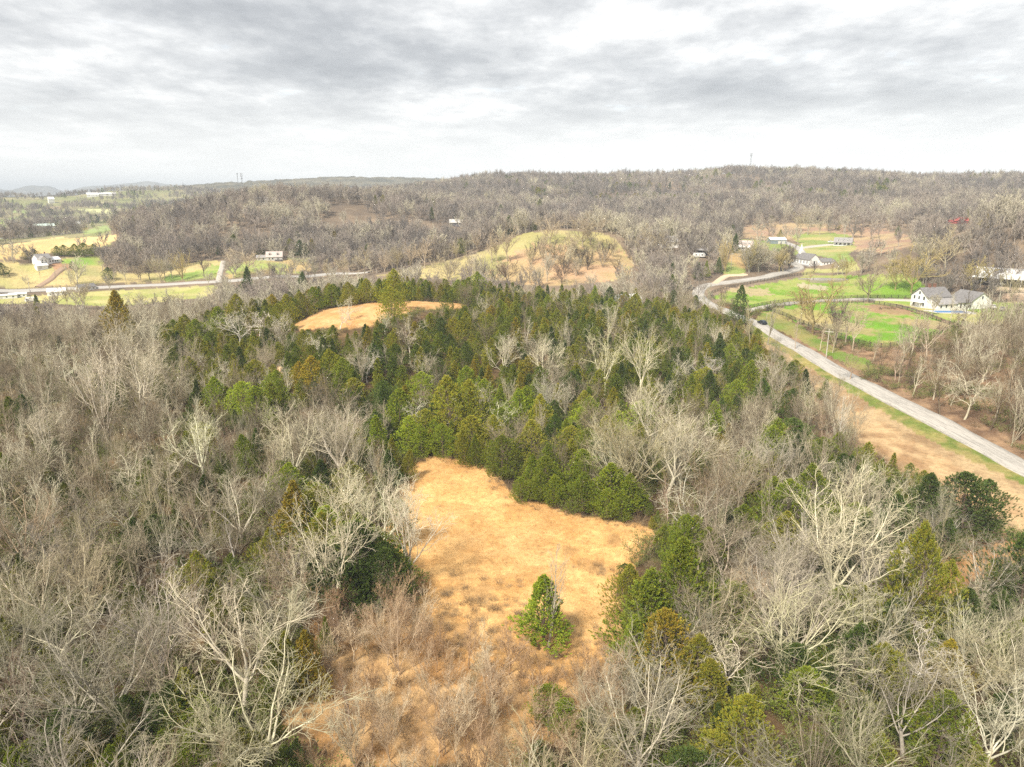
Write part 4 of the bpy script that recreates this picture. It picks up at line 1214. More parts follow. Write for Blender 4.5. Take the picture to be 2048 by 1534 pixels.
# trees on and around the grassy hill, and in the left pasture
for a in [(1015, 523, 455, 'vase', TAN, 1.0), (983, 525, 470, 'vase', TAN, .8), (993, 526, 475, 'vase', TAN, .7), (955, 505, 460, 'vase', TAN, .9), (933, 512, 470, 'vase', GREY, .9), (913, 522, 480, 'vase', TAN, .9), (890, 510, 460, 'vase', GREY, 1.0), (880, 520, 470, 'vase', TAN, 1.1), (850, 537, 475, 'vase', TAN, 1.0), (842, 533, 480, 'vase', TAN, .9), (820, 540, 485, 'vase', TAN, 1.0), (795, 545, 490, 'vase', TAN, 1.0), (770, 552, 500, 'vase', TAN, 1.0), (730, 553, 490, 'vase', TAN, 1.1), (945, 548, 510, 'spread', PALE, 1.0), (1100, 487, 440, 'spread', TAN, 1.2), (1180, 490, 435, 'spread', TAN, 1.3), (1165, 495, 440, 'spread', TAN, 1.2),
          (1230, 507, 465, 'slender', TAN, 1.0), (1260, 520, 480, 'vase', DARKW, .9), (1120, 530, 478, 'vase', TAN, 1.2), (1150, 528, 480, 'vase', TAN, 1.2), (1185, 525, 480, 'vase', TAN, 1.3), (1135, 540, 495, 'broom', PALE, 1.2), (1085, 522, 470, 'broom', TAN, 1.1), (1065, 523, 485, 'broom', DARKW, 1.1), (1210, 525, 480, 'broom', DARKW, 1.2), (1075, 573, 528, 'spread', PALE, .9), (1145, 545, 520, 'spread', DARKW, 1.3), (1290, 520, 450, 'vase', TAN, 1.1), (1320, 525, 455, 'vase', TAN, 1.1),
          (1095, 535, 492, 'vase', TAN, 1.3), (1110, 520, 478, 'vase', DARKW, 1.3), (1160, 535, 490, 'vase', DARKW, 1.3), (1200, 520, 478, 'vase', TAN, 1.3), (1140, 515, 475, 'vase', TAN, 1.3), (1175, 540, 500, 'broom', DARKW, 1.3), (1225, 515, 480, 'vase', TAN, 1.2), (1080, 510, 475, 'broom', DARKW, 1.2), (1205, 535, 498, 'broom', TAN, 1.3), (1128, 548, 512, 'broom', DARKW, 1.4), (1060, 530, 500, 'broom', TAN, 1.2), (1150, 505, 465, 'vase', TAN, 1.2), (322, 562, 515, 'spread', TAN, 1.1), (365, 560, 505, 'broom', YEL, 1.1), (408, 555, 510, 'vase', DARKW, 1.0), (282, 563, 525, 'vase', TAN, 1.1), (278, 564, 530, 'vase', TAN, 1.0), (252, 562, 525, 'vase', GREY, 1.0), (205, 542, 510, 'vase', GREY, 1.1), (228, 563, 535, 'slender', GREY, 1.0), (112, 560, 540, 'slender', GREY, .8), (80, 556, 535, 'slender', GREY, .8), (52, 569, 552, 'spread', GREY, .9), (142, 570, 540, 'broom', PALE, .9), (472, 550, 505, 'spread', GREY, 1.1), (495, 552, 500, 'spread', TAN, 1.3), (300, 560, 520, 'vase', DARKW, 1.1), (330, 555, 512, 'vase', GREY, 1.1), (345, 556, 515, 'vase', GREY, 1.1),
          (165, 622, 560, 'vase', TAN, 1.0), (135, 615, 570, 'vase', TAN, .9), (355, 617, 588, 'spread', TAN, 1.1), (280, 617, 590, 'spread', TAN, 1.1), (235, 455, 442, 'spread', RUST, 1.0), (195, 463, 452, 'spread', PALE, 1.0), (172, 466, 455, 'spread', YEL, 1.0), (22, 508, 492, 'vase', TAN, 1.0), (540, 560, 520, 'vase', TAN, 1.0), (560, 558, 525, 'spread', GREY, 1.1), (585, 552, 520, 'broom', TAN, .9), (655, 560, 520, 'vase', TAN, 1.0), (690, 555, 505, 'vase', TAN, 1.0), (630, 558, 520, 'vase', GREY, 1.0)]:
    hero(B_, *a)

# -- the woods between them, thinned where the photograph shows something
CEDARZONE = [(325, 705), (400, 660), (480, 620), (560, 600), (700, 590), (960, 590), (1200, 610), (1400, 650), (1510, 700), (1540, 800), (1500, 870), (1420, 900), (1330, 1020), (1240, 1060), (1150, 1030), (1060, 1010), (1000, 960), (930, 925), (830, 915), (800, 950), (740, 890), (690, 850), (600, 830), (540, 850), (480, 870), (410, 800), (350, 760)]
CEDEDGE = [(560, 1000), (700, 1010), (830, 1110), (820, 1220), (700, 1260), (620, 1200)]
RMIX = [(1390, 880), (1500, 800), (1560, 780), (1640, 880), (1720, 950), (1650, 1010), (1480, 1010), (1370, 1000)]
RIGHTDARK = [(1480, 880), (1640, 900), (1760, 1000), (1990, 1080), (2048, 1120), (2048, 1300), (1700, 1300), (1480, 1150), (1400, 1020)]
no_tree = [CLEAR, UPPER, BANK, STRIP, STRIP2, PAD_UP, PAD_LO, YARD, ARENA, ARENA2, VERGE_L, VERGE_R, CHURCH_LAWN, HOUSE_LAWN, FIELD_R, GHILL, PAST_L1, PAST_L2, PAST_L3, FIELD_TAN] + SMALL + FAR_FIELDS
# things the woods must not stand in front of: (photo column, row, slack)
keep = []
for L, s in ((ROAD, 1), (LROAD, 1)):
    zz = terrain(L[:, 0], L[:, 1]); a, b, _ = project(L[:, 0], L[:, 1], zz)
    for i in range(0, len(L), 2):
        keep.append((a[i], b[i], math.hypot(*L[i])))
for x0, y0, x1, y1, D in [(1815, 575, 2000, 622, 290), (1590, 490, 1662, 528, 480), (1660, 468, 1710, 492, 560), (1530, 465, 1578, 486, 540), (1476, 478, 1506, 500, 500), (1388, 500, 1418, 516, 440), (1966, 538, 2048, 575, 350), (510, 500, 572, 522, 520), (622, 492, 652, 508, 540),
                          (55, 498, 122, 532, 540), (895, 435, 928, 452, 640), (1108, 408, 1132, 424, 780), (1230, 588, 1280, 610, 280), (1892, 425, 1938, 446, 660), (0, 576, 190, 604, 400), (1322, 472, 1352, 494, 460), (660, 1050, 825, 1185, 84)]:
    for px in np.arange(x0, x1 + 1, 8 if x1 - x0 < 150 else 12):
        for py in np.arange(y0, y1 + 1, 6):
            keep.append((px, py, D))
hard = len(keep)
firm = []
for rg_, st in ((CLEAR, 14), (UPPER, 8), (PAD_LO, 9), (PAD_UP, 9), (STRIP, 14), (GHILL, 10), (PAST_L1, 9), (PAST_L2, 9), (FIELD_TAN, 8), (HOUSE_LAWN, 8), (FIELD_R, 8), (STRIP2, 12), (OPEN_SLOPE, 9)):
    P = np.array(rg_.P); zz = terrain(P[:, 0], P[:, 1]); a, b, _ = project(P[:, 0], P[:, 1], zz)
    Dm = np.hypot(P[:, 0], P[:, 1]).mean()
    gx, gy = np.meshgrid(np.arange(a.min(), a.max(), st), np.arange(b.min(), b.max(), st))
    gx, gy = gx.ravel(), gy.ravel()
    m = inpoly(gx, gy, list(zip(a, b)))
    for px, py in zip(gx[m], gy[m]):
        keep.append((px, py, Dm))
    if rg_ in (STRIP, UPPER): firm.append((len(keep) - int(m.sum()), len(keep)))
belt = [(345, 665), (430, 625), (520, 612), (600, 640), (590, 780), (520, 800), (440, 790), (370, 740)]
gx, gy = (v.ravel() for v in np.meshgrid(np.arange(340, 605, 11), np.arange(612, 800, 11)))
m = inpoly(gx, gy, belt)
for px, py in zip(gx[m], gy[m]): keep.append((px, py, 165))
keep = np.array(keep)


def in_the_way(bx, by, ty, wpx, D, soft=.93):
    k = (np.abs(keep[:, 0] - bx) < wpx) & (keep[:, 1] < by) & (keep[:, 1] > ty + (by - ty) * .06) & (keep[:, 2] > D + 3)
    if not k.any():
        return False
    if k[:hard].any():
        return True
    if wpx > 0 and any(k[a_:b_].any() for a_, b_ in firm):
        return True
    return prnd.random() < soft


HX = np.array([(t['x'], t['y'], t['h']) for t in T])


def free_of_heroes(x, y, f=.16):
    return (np.hypot(HX[:, 0] - x, HX[:, 1] - y) > HX[:, 2] * f).all()


def candidates(D0, D1, sp, grow=0.0, half=.70):
    out = []
    D = D0
    while D < D1:
        s = sp + grow * (D - D0)
        n = int(2 * half * D / s)
        th = (np.arange(n) + rng.uniform(-.42, .42, n)) / max(n, 1) * 2 * half - half
        d = D + rng.uniform(-.45, .45, n) * s
        out.append(np.stack([np.sin(th) * d, np.cos(th) * d], 1))
        D += s * .9
    return np.concatenate(out)


def open_ground(x, y, margin=2.0):
    m = np.zeros(len(x), bool)
    for r in no_tree:
        m |= r.mask(x, y, 0)
    return m | road_mask(x, y, margin)


def horizon_ok(x, y, z, h, slack):
    """drops what stands wholly behind a rise"""
    n = len(x); ok = np.ones(n, bool)
    D = np.hypot(x, y); top = (z + h - CAMZ) / D
    for s in np.linspace(.35, .96, 22):
        zz = terrain(x * s, y * s)
        ok &= ~(((zz - CAMZ) / (D * s)) > top + slack)
    return ok


near = candidates(37, 138, 4.8, 0, .95)
mid = candidates(138, 330, 4.9, .006, .80)
for pts, ring in ((near, 0), (mid, 1)):
    x, y = pts[:, 0], pts[:, 1]
    m = ~open_ground(x, y)
    x, y = x[m], y[m]
    z = terrain(x, y)
    px, py, dep = project(x, y, z)
    lit = LITTER.mask(x, y, 0) | THICKET.mask(x, y, 0)
    cz = inpoly(px, py, CEDARZONE); ce = inpoly(px, py, CEDEDGE); rd = inpoly(px, py, RIGHTDARK); rm = inpoly(px, py, RMIX)
    D = np.hypot(x, y)
    clump = fbm(x / 11, y / 11, 91, 3)
    for i in range(len(x)):
        u = prnd.random(); v = prnd.random()
        if not free_of_heroes(x[i], y[i], .13):
            continue
        right_hill = px[i] > 1560 and D[i] > 120 and not rd[i] and px[i] > 1000 + (py[i] - 640) * 0 + 560 and py[i] < 700 + (px[i] - 1590) * .55
        if cz[i] or ce[i]:
            if u < .80:
                kind, h = C_, prnd.uniform(4.5, 8.5) if not ce[i] else prnd.uniform(6, 9)
                sty = prnd.choice(('cone', 'oval', 'loose', 'oval', 'loose'))
                cc = prnd.choices((OLIVE, GREEN, ORNG, DARKG, BRIGHT), (4, 6, 1.0 if px[i] < 800 else .3, 1.3, 2.6))[0]
            else:
                kind, h, sty = B_, prnd.uniform(7, 11), prnd.choice(('vase', 'crooked', 'vase', 'slender'))
                cc = prnd.choice((WHITE, PALE, PALE, TAN))
        elif rm[i] and u < .45:
            kind, h, sty, cc = C_, prnd.uniform(4, 8), prnd.choice(('cone', 'oval', 'loose')), prnd.choice((GREEN, DARKG, OLIVE, GREEN))
        elif rd[i]:
            if u < .34:
                kind, h, sty, cc = C_, prnd.uniform(5, 9), prnd.choice(('oval', 'loose')), prnd.choice((GREEN, DARKG, OLIVE))
            else:
                kind, h, sty, cc = B_, prnd.uniform(7, 12), prnd.choice(('vase', 'crooked', 'spread', 'broom')), prnd.choice((PALE, TAN, WHITE, GREY))
        elif right_hill:
            kind, h, sty, cc = B_, prnd.uniform(9, 14), prnd.choice(('vase', 'vase', 'slender', 'broom')), prnd.choice((BROWN, BROWN, RUST, DARKW))
            if u < .42: continue
        elif lit[i]:
            if u < .15: continue
            kind, h, sty, cc = S_, prnd.uniform(3.0, 7.0), prnd.choice(('broom', 'broom', 'slender')), prnd.choice((RUST, RUST, PALE, TAN))
        elif py[i] < 720 and px[i] < 1000:
            kind, h, sty, cc = B_, prnd.uniform(8, 13), prnd.choice(('vase', 'broom', 'vase', 'spread')), prnd.choice((TAN, GREY, RUST, PALE))
            if u < .05: kind, sty, cc, h = C_, 'oval', DARKG, prnd.uniform(5, 8)
        elif px[i] > 1350 and py[i] > 1250:
            if u < .14:
                kind, h, sty, cc = C_, prnd.uniform(5, 8.5), prnd.choice(('oval', 'loose')), prnd.choice((GREEN, OLIVE, DARKG))
            elif u < .5:
                kind, h, sty, cc = S_, prnd.uniform(5, 9), prnd.choice(('slender', 'broom')), prnd.choice((TAN, PALE, GREY))
            else:
                kind, h, sty, cc = B_, prnd.uniform(8, 13), prnd.choice(('crooked', 'vase', 'spread')), prnd.choice((PALE, WHITE, TAN, GREY))
        else:
            if u < .16 + (.34 if clump[i] > .53 else 0):
                kind, h, sty, cc = C_, prnd.uniform(3.2, 7), prnd.choice(('oval', 'loose', 'cone')), prnd.choice((GREEN, OLIVE, DARKG))
            elif u < .50:
                kind, h, sty, cc = S_, prnd.uniform(5, 9.5), prnd.choice(('slender', 'broom', 'broom')), prnd.choice((TAN, PALE, RUST, GREY))
            else:
                kind, h, sty, cc = B_, prnd.uniform(8, 12.5), prnd.choice(('vase', 'vase', 'crooked', 'spread')), prnd.choice((PALE, TAN, GREY, PALE, RUST))
        bx, by = px[i], py[i]
        tx, ty, _ = project(x[i], y[i], z[i] + h)
        wf = {'cone': .26, 'oval': .34, 'loose': .34, 'slender': .2, 'broom': .3, 'vase': .4, 'spread': .55, 'crooked': .45}[sty]
        if in_the_way(bx, by, ty, wf * .8 * h * F / dep[i], D[i]):
            # a lower plant may still fit
            h *= .5
            ty = project(x[i], y[i], z[i] + h)[1]
            if h < 3 or in_the_way(bx, by, ty, wf * .7 * h * F / dep[i], D[i]):
                continue
            if kind == B_: kind = S_
        put_tree(kind, x[i], y[i], h, sty, cc, (prnd.uniform(.9, 1.15) if kind == S_ else prnd.uniform(1.05, 1.4)) if kind != B_ else prnd.uniform(1.0, 1.35), z=float(z[i]))

# largest in the picture stand as trees of their own; the rest are woodland
def on_screen(t):
    bx, by, d = project(t['x'], t['y'], t['z'])
    _, ty, _ = project(t['x'], t['y'], t['z'] + t['h'])
    w = .3 * t['h'] * F / d
    t['px'], t['py'], t['ty'], t['d'] = float(bx), float(by), float(ty), float(d)
    vis = bx + w > 8 and bx - w < PW - 8 and ty < PH - 25 and by > 0
    t['size'] = (t['h'] * F / d) if vis else 0
    t['vis'] = bool(vis)


for t in T: on_screen(t)
LIMIT = {B_: 295, C_: 295, S_: 240}
single, rest = [], []
for k in LIMIT:
    L = sorted([t for t in T if t['kind'] == k], key=lambda t: (-int(t['hero'] and t['vis']), -t['size']))
    L1 = [t for t in L if t['vis']]
    single += L1[:LIMIT[k]]
    rest += L1[LIMIT[k]:] + [t for t in L if not t['vis']]

LAND = [("the lone cedar in the orange clearing", 1088, 1230), ("the tall forked tree beside the orange clearing", 830, 1100), ("the dense cedar clump beside the clearing", 1320, 1200), ("the far tip of the orange clearing", 870, 925),
        ("the right corner of the orange clearing", 1310, 1075), ("the small upper clearing", 770, 625), ("the tan strip beside the road", 1800, 900), ("the tall pale trees mid picture", 1270, 880), ("the dark evergreen beside the road bend", 1478, 610),
        ("the lone cone-shaped cedar in brown woods", 245, 640), ("the photo's bottom left corner", 0, 1534), ("the photo's bottom right corner", 2048, 1534), ("the middle of the bottom edge", 1024, 1534), ("the middle of the left edge", 0, 900),
        ("the middle of the right edge", 2048, 850), ("the white farmhouse", 1870, 605), ("the white church", 1620, 510), ("the grassy hill's round top", 1130, 460), ("the roadside trailers on the left", 110, 590), ("the grey dormer house", 545, 512),
        ("the big white house in the left pasture", 85, 515), ("the road's sharp bend", 1400, 595), ("the lower green paddock", 1780, 650), ("the white-roofed riding barn", 2010, 555), ("the point midway down the left wood", 330, 1150), ("the tan patch by the right edge", 1950, 1130),
        ("the left end of the cedar band", 370, 700), ("the pale wood right of the clearing", 1620, 1150), ("the bottom edge's left quarter", 512, 1534), ("the bottom edge's right quarter", 1536, 1534), ("the tan field's near end", 200, 490), ("the small house on the cedar edge", 1255, 597)]
ORD = ['', 'second ', 'third ', 'fourth ', 'fifth ', 'sixth ', 'seventh ', 'eighth ', 'ninth ', 'tenth ', 'eleventh ', 'twelfth ', 'thirteenth ', 'fourteenth ', 'fifteenth ', 'sixteenth ']
cells = {}
for t in single:
    if t['label']:
        continue
    cy_ = (max(t['ty'], 0) + min(t['py'], PH)) / 2
    nm, lx, ly = min(LAND, key=lambda l: math.hypot(l[1] - t['px'], (l[2] - cy_) * 1.3))
    dx, dy = t['px'] - lx, cy_ - ly
    ax, ay = abs(dx), abs(dy) * 1.3
    parts_ = []
    if ay > .45 * ax: parts_.append('behind' if dy < 0 else 'below')
    if ax > .45 * ay: parts_.append('left of' if dx < 0 else 'right of')
    rel = ' and '.join(parts_) if len(parts_) > 1 else parts_[0]
    if t['kind'] == C_:
        w = CWORD[t['col']]; shape = {'cone': 'pointed', 'oval': 'rounded', 'loose': 'ragged'}[t['style']]
        noun = f"{w} {shape} cedar"
    elif t['kind'] == S_:
        noun = f"{WORD[t['col']]} thin sapling"
    else:
        noun = f"{WORD[t['col']]} " + {'vase': 'upswept bare tree', 'spread': 'wide bare tree', 'slender': 'slim bare tree', 'broom': 'many-stemmed bare tree', 'crooked': 'crooked bare tree'}[t['style']]
    cells.setdefault((noun, rel, nm), []).append((math.hypot(dx, dy), t))
for (noun, rel, nm), L in cells.items():
    L.sort(key=lambda e: e[0])
    for i, (_, t) in enumerate(L):
        t['label'] = (ORD[min(i, 15)] + f"{noun} {rel} {nm}")
        if len(t['label'].replace('-', ' ').split()) > 16 or len(t['label'].split()) > 15: t['label'] = t['label'].replace(' bare tree', ' tree').replace("the lone cone-shaped cedar in brown woods", "the lone brown-wood cedar").replace('the tall forked tree beside the orange clearing', "the clearing's tall forked tree").replace('the lone cedar in the orange clearing', 'the lone clearing cedar').replace('the dense cedar clump beside the clearing', 'the dense cedar clump').replace('the dark evergreen beside the road bend', 'the dark roadside evergreen').replace('the big white house in the left pasture', 'the big white pasture house').replace('the point midway down the left wood', "the left wood's middle").replace("the right corner of the orange clearing", "the orange clearing's right corner").replace('the small house on the cedar edge', 'the arched white shed')
GRP = {B_: 'leafless trees of the woods and fields', C_: 'evergreen cedars of the woods and fields', S_: 'leafless saplings of the near woods'}
CAT = {B_: 'bare tree', C_: 'cedar', S_: 'sapling'}


def stand(t):
    bank = CT if t['kind'] == C_ else BT
    if t['kind'] != C_ and t['d'] > 230: bank = BTF
    L = bank[t['style']]
    tm, cm = L[prnd.randrange(len(L))]
    e = empty(t['kind'], (t['x'], t['y'], t['z']), prnd.random() * 6.283)
    s = t['h'] / 10.0
    if t['kind'] != C_: s /= {'vase': 1.02, 'spread': .92, 'slender': 1.02, 'broom': 1.05, 'crooked': .92}[t['style']]
    e.scale = (s * t['wide'], s * t['wide'], s)
    e.rotation_euler = (prnd.gauss(0, .04), prnd.gauss(0, .04), e.rotation_euler.z)
    j = [prnd.uniform(.76, 1.14) if t['kind'] != C_ else prnd.uniform(.85, 1.12), prnd.uniform(.88, 1.12)]
    c = t['col']
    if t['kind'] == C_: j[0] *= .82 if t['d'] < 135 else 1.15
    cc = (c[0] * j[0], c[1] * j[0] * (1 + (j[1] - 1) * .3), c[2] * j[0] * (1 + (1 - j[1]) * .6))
    a = bpy.data.objects.new('trunk', tm); b = bpy.data.objects.new('crown', cm)
    col.objects.link(a); col.objects.link(b)
    a.parent = e; b.parent = e
    k = (prnd.choice((1.1, 1.05, .75, .95)) if not t['hero'] else .97) if t['d'] < 230 else .8
    if c == BROWN: k = .62
    q = .95 if t['hero'] else prnd.choice((.62, .72, .72, .85))
    a.color = (min(.85, cc[0] * k), min(.8, cc[1] * k), min(.7, cc[2] * k * 1.02), 1) if t['kind'] != C_ else (.2, .16, .12, 1)
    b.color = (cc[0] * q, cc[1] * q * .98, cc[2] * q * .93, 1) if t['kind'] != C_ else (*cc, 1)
    tag(e, t['label'], CAT[t['kind']], GRP[t['kind']])


for t in single: stand(t)
wr = np.random.default_rng(3)
RB = [t for t in rest if t['kind'] != C_]; RC = [t for t in rest if t['kind'] == C_]
if RB: scatter('woodland', 'leafless woods filling the slopes between the cedars and the clearings', LIB_WOOD, [(t['x'], t['y'], t['z']) for t in RB], [t['h'] / 10 for t in RB], wr)
if RC: scatter('cedar_woodland', 'mass of smaller green and olive cedars behind the orange clearing', LIB_CED, [(t['x'], t['y'], t['z']) for t in RC], [t['h'] / 10 for t in RC], wr)
print('trees', len(T), 'single', len(single), 'woodland', len(RB), len(RC), {k: sum(t['kind'] == k for t in single) for k in LIMIT})

# -- far woods: valley trees, wooded hills and ridges
farp = np.concatenate([candidates(330, 620, 7.0, 0, .75), candidates(620, 1500, 8.6, .004, .70), candidates(1500, 2350, 13, .004, .66)])
x, y = farp[:, 0], farp[:, 1]
D = np.hypot(x, y)
m = ~open_ground(x, y, 3)
z = terrain(x, y)
px, py, dep = project(x, y, z)
# the left valley floor is open with belts of trees
val = (D > 640) & (D < 2300) & (px < np.where(D < 900, 222, 430)) & (py > 385)
belt = fbm(x / 70, y / 40, 41, 3)
m &= ~(val & (belt < .50))
m &= ~((D > 600) & (fbm(x / 75, y / 110, 87, 3) < np.where(px > 1300, .34, .28)) & (rng.random(len(x)) < .85))
os_ = OPEN_SLOPE.mask(x, y, 0)
m &= ~(os_ & (rng.random(len(x)) < .80))
m &= ~((D < 430) & (px > 1560) & (py > 520) & (px < 1800))
x, y, z, px, py, dep, D = (v[m] for v in (x, y, z, px, py, dep, D))
h = rng.uniform(9, 16.5, len(x)) * np.where(D < 420, .85, 1.0) * (.72 + .56 * fbm(x / 45, y / 45, 83, 3))
m = horizon_ok(x, y, z, h, .004)
x, y, z, px, py, dep, D, h = (v[m] for v in (x, y, z, px, py, dep, D, h))
okk = np.ones(len(x), bool)
ty = project(x, y, z + h)[1]
for i in np.nonzero(D < 720)[0]:
    if in_the_way(px[i], py[i], ty[i], .34 * h[i] * F / dep[i], D[i], .9) or not free_of_heroes(x[i], y[i], .2):
        okk[i] = False
x, y, z, h, D, px, py = (v[okk] for v in (x, y, z, h, D, px, py))
ev = (rng.random(len(x)) < .025) | ((fbm(x / 40, y / 40, 61, 2) > .72) & (D > 900))
evl = ev
hu = .42 + (fbm(x / 55, y / 80, 81, 3) - .5) * 1.3 + rng.normal(0, .26, len(x)) - np.clip((D - 600) / 1800, 0, .2)
b = ~evl
scatter('wooded_hills', 'grey brown leafless woods covering the hills to the skyline', LIB_FAR, np.stack([x, y, z], 1)[b], h[b] / 10, wr, hue=hu[b])
scatter('hill_evergreens', 'dark evergreens dotted through the grey woods on the hills', LIB_CED, np.stack([x, y, z], 1)[evl], h[evl] / 13, wr)
print('far trees', b.sum(), evl.sum())

# -- undergrowth beneath the near woods, straw in the clearings
up = np.concatenate([candidates(37, 150, 2.6, 0, .95), candidates(150, 330, 4.2, 0, .80)])
x, y = up[:, 0], up[:, 1]
m = ~open_ground(x, y, 1.5)
x, y = x[m], y[m]
z = terrain(x, y)
px, py, dep = project(x, y, z)
g = (fbm(x / 7, y / 7, 71, 3) > .44) & (rng.random(len(x)) < .75) & ~LITTER.mask(x, y, 0)
s = rng.uniform(.45, 1.15, len(x)) * np.where(LITTER.mask(x, y, 0), .75, 1)
scatter('undergrowth', 'brown twiggy brush under the leafless woods', LIB_BRUSH, np.stack([x, y, z], 1)[~g], s[~g], wr)
scatter('green_undergrowth', 'green leafing bushes and briars low in the woods', LIB_GREEN, np.stack([x, y, z], 1)[g], s[g] * 1.5, wr)
yp = candidates(38, 145, 3.0, 0, .95)
yx, yy_ = yp[:, 0], yp[:, 1]
m = ~open_ground(yx, yy_, 1.5) & (fbm(yx / 9, yy_ / 9, 73, 3) > .43) & ~LITTER.mask(yx, yy_, 0) & (rng.random(len(yx)) < .8)
yx, yy_ = yx[m], yy_[m]
scatter('young_cedars', 'low young cedars and evergreen brush filling the gaps under the bare trees', LIB_CED, np.stack([yx, yy_, terrain(yx, yy_)], 1), rng.uniform(.16, .38, len(yx)), wr, .08, hue=rng.beta(1.4, 2.2, len(yx)))
tq = candidates(40, 100, 1.75, 0, .45)
tq = tq[THICKET.mask(tq[:, 0], tq[:, 1], 0) & (rng.random(len(tq)) < .48)]
scatter('sapling_thicket', 'reddish tan thicket of thin saplings at the bottom end of the clearing', LIB_THICK, np.stack([tq[:, 0], tq[:, 1], terrain(tq[:, 0], tq[:, 1])], 1), rng.uniform(.28, .62, len(tq)), wr, .08)
tp = candidates(60, 135, .62, 0, .32)
x, y = tp[:, 0], tp[:, 1]
m = CLEAR.mask(x, y) & (rng.random(len(x)) < .8)
x, y = x[m], y[m]
scatter('dry_grass', 'short orange dry grass covering the big clearing', LIB_TUFT, np.stack([x, y, terrain(x, y)], 1), rng.uniform(.5, 1.15, len(x)), wr, .1)
# weeds and brush edges of the clearing
ex, ey = [], []
P = np.array(CLEAR.P + CLEAR.P[:1])
for a, b_ in zip(P[:-1], P[1:]):
    n = int(np.hypot(*(b_ - a)) / .9)
    for k in range(n):
        q = a + (b_ - a) * (k + prnd.random()) / max(n, 1)
        ex.append(q[0] + prnd.gauss(0, 1.0)); ey.append(q[1] + prnd.gauss(0, 1.0))
for px_, py_, n, r_ in ((960, 1195, 12, 2.8), (900, 1190, 10, 2.4), (1190, 1133, 6, 1.6), (1000, 1215, 8, 2), (890, 1235, 14, 2.4), (1060, 1250, 20, 2.5), (930, 1275, 24, 3), (1130, 1330, 20, 3), (1200, 1290, 16, 2.5)):
    g_ = ground(px_, py_)
    for k in range(n):
        ex.append(g_.x + prnd.gauss(0, r_)); ey.append(g_.y + prnd.gauss(0, r_ * .6))
ex, ey = np.array(ex), np.array(ey)
scatter('brush_edge', 'low brown brush and weeds along the rim of the clearing', LIB_BRUSH, np.stack([ex, ey, terrain(ex, ey)], 1), rng.uniform(.2, .55, len(ex)), wr, hue=rng.uniform(.6, 1, len(ex)))
# ------------------------------------------------------------------ buildings
WHITE_SIDING = plain('white_siding', (.80, .79, .77), .6, .05, .6)
GREY_SIDING = plain('grey_siding', (.55, .53, .50), .7, .08, .6)
SLATE = plain('dark_shingles', (.20, .19, .19), .9, .3, 1.2)
GREYROOF = plain('grey_shingles', (.30, .285, .28), .9, .2, 1.0)
PINKROOF = plain('weathered_shingles', (.50, .42, .39), .9, .2, .8)
METALROOF = plain('white_metal_roof', (.80, .80, .80), .45, .06, .5)
REDROOF = plain('red_roof', (.36, .10, .09), .7, .12, .6)
DARKWALL = plain('dark_boards', (.12, .11, .115), .85, .25, .8)
BLUEWALL = plain('blue_grey_siding', (.22, .26, .29), .7, .1, .6)
BRICK = plain('chimney_brick', (.24, .12, .085), .9, .25, 3)
TRIM = plain('trim', (.78, .78, .76), .6, .04)
GLASS, _gt, _gb = new_mat('window_glass')
_gb.inputs['Base Color'].default_value = (.035, .045, .055, 1); _gb.inputs['Roughness'].default_value = .12; _gb.inputs['Specular IOR Level'].default_value = .5
BLACKPAINT = plain('black_paint', (.05, .046, .042), .6, .2)
POLEWOOD = plain('pole_wood', (.50, .46, .40), .9, .15)
STEEL = plain('galvanised_steel', (.33, .34, .36), .5, .1, 1, .4)


def site(px, py, rel=0.0):
    """ground point, metres per photo pixel there, heading (0 = long side to the viewer)"""
    g = ground(px, py)
    d = float(project(g.x, g.y, g.z)[2])
    return g, d / F, -math.atan2(g.x, g.y) + R(rel)


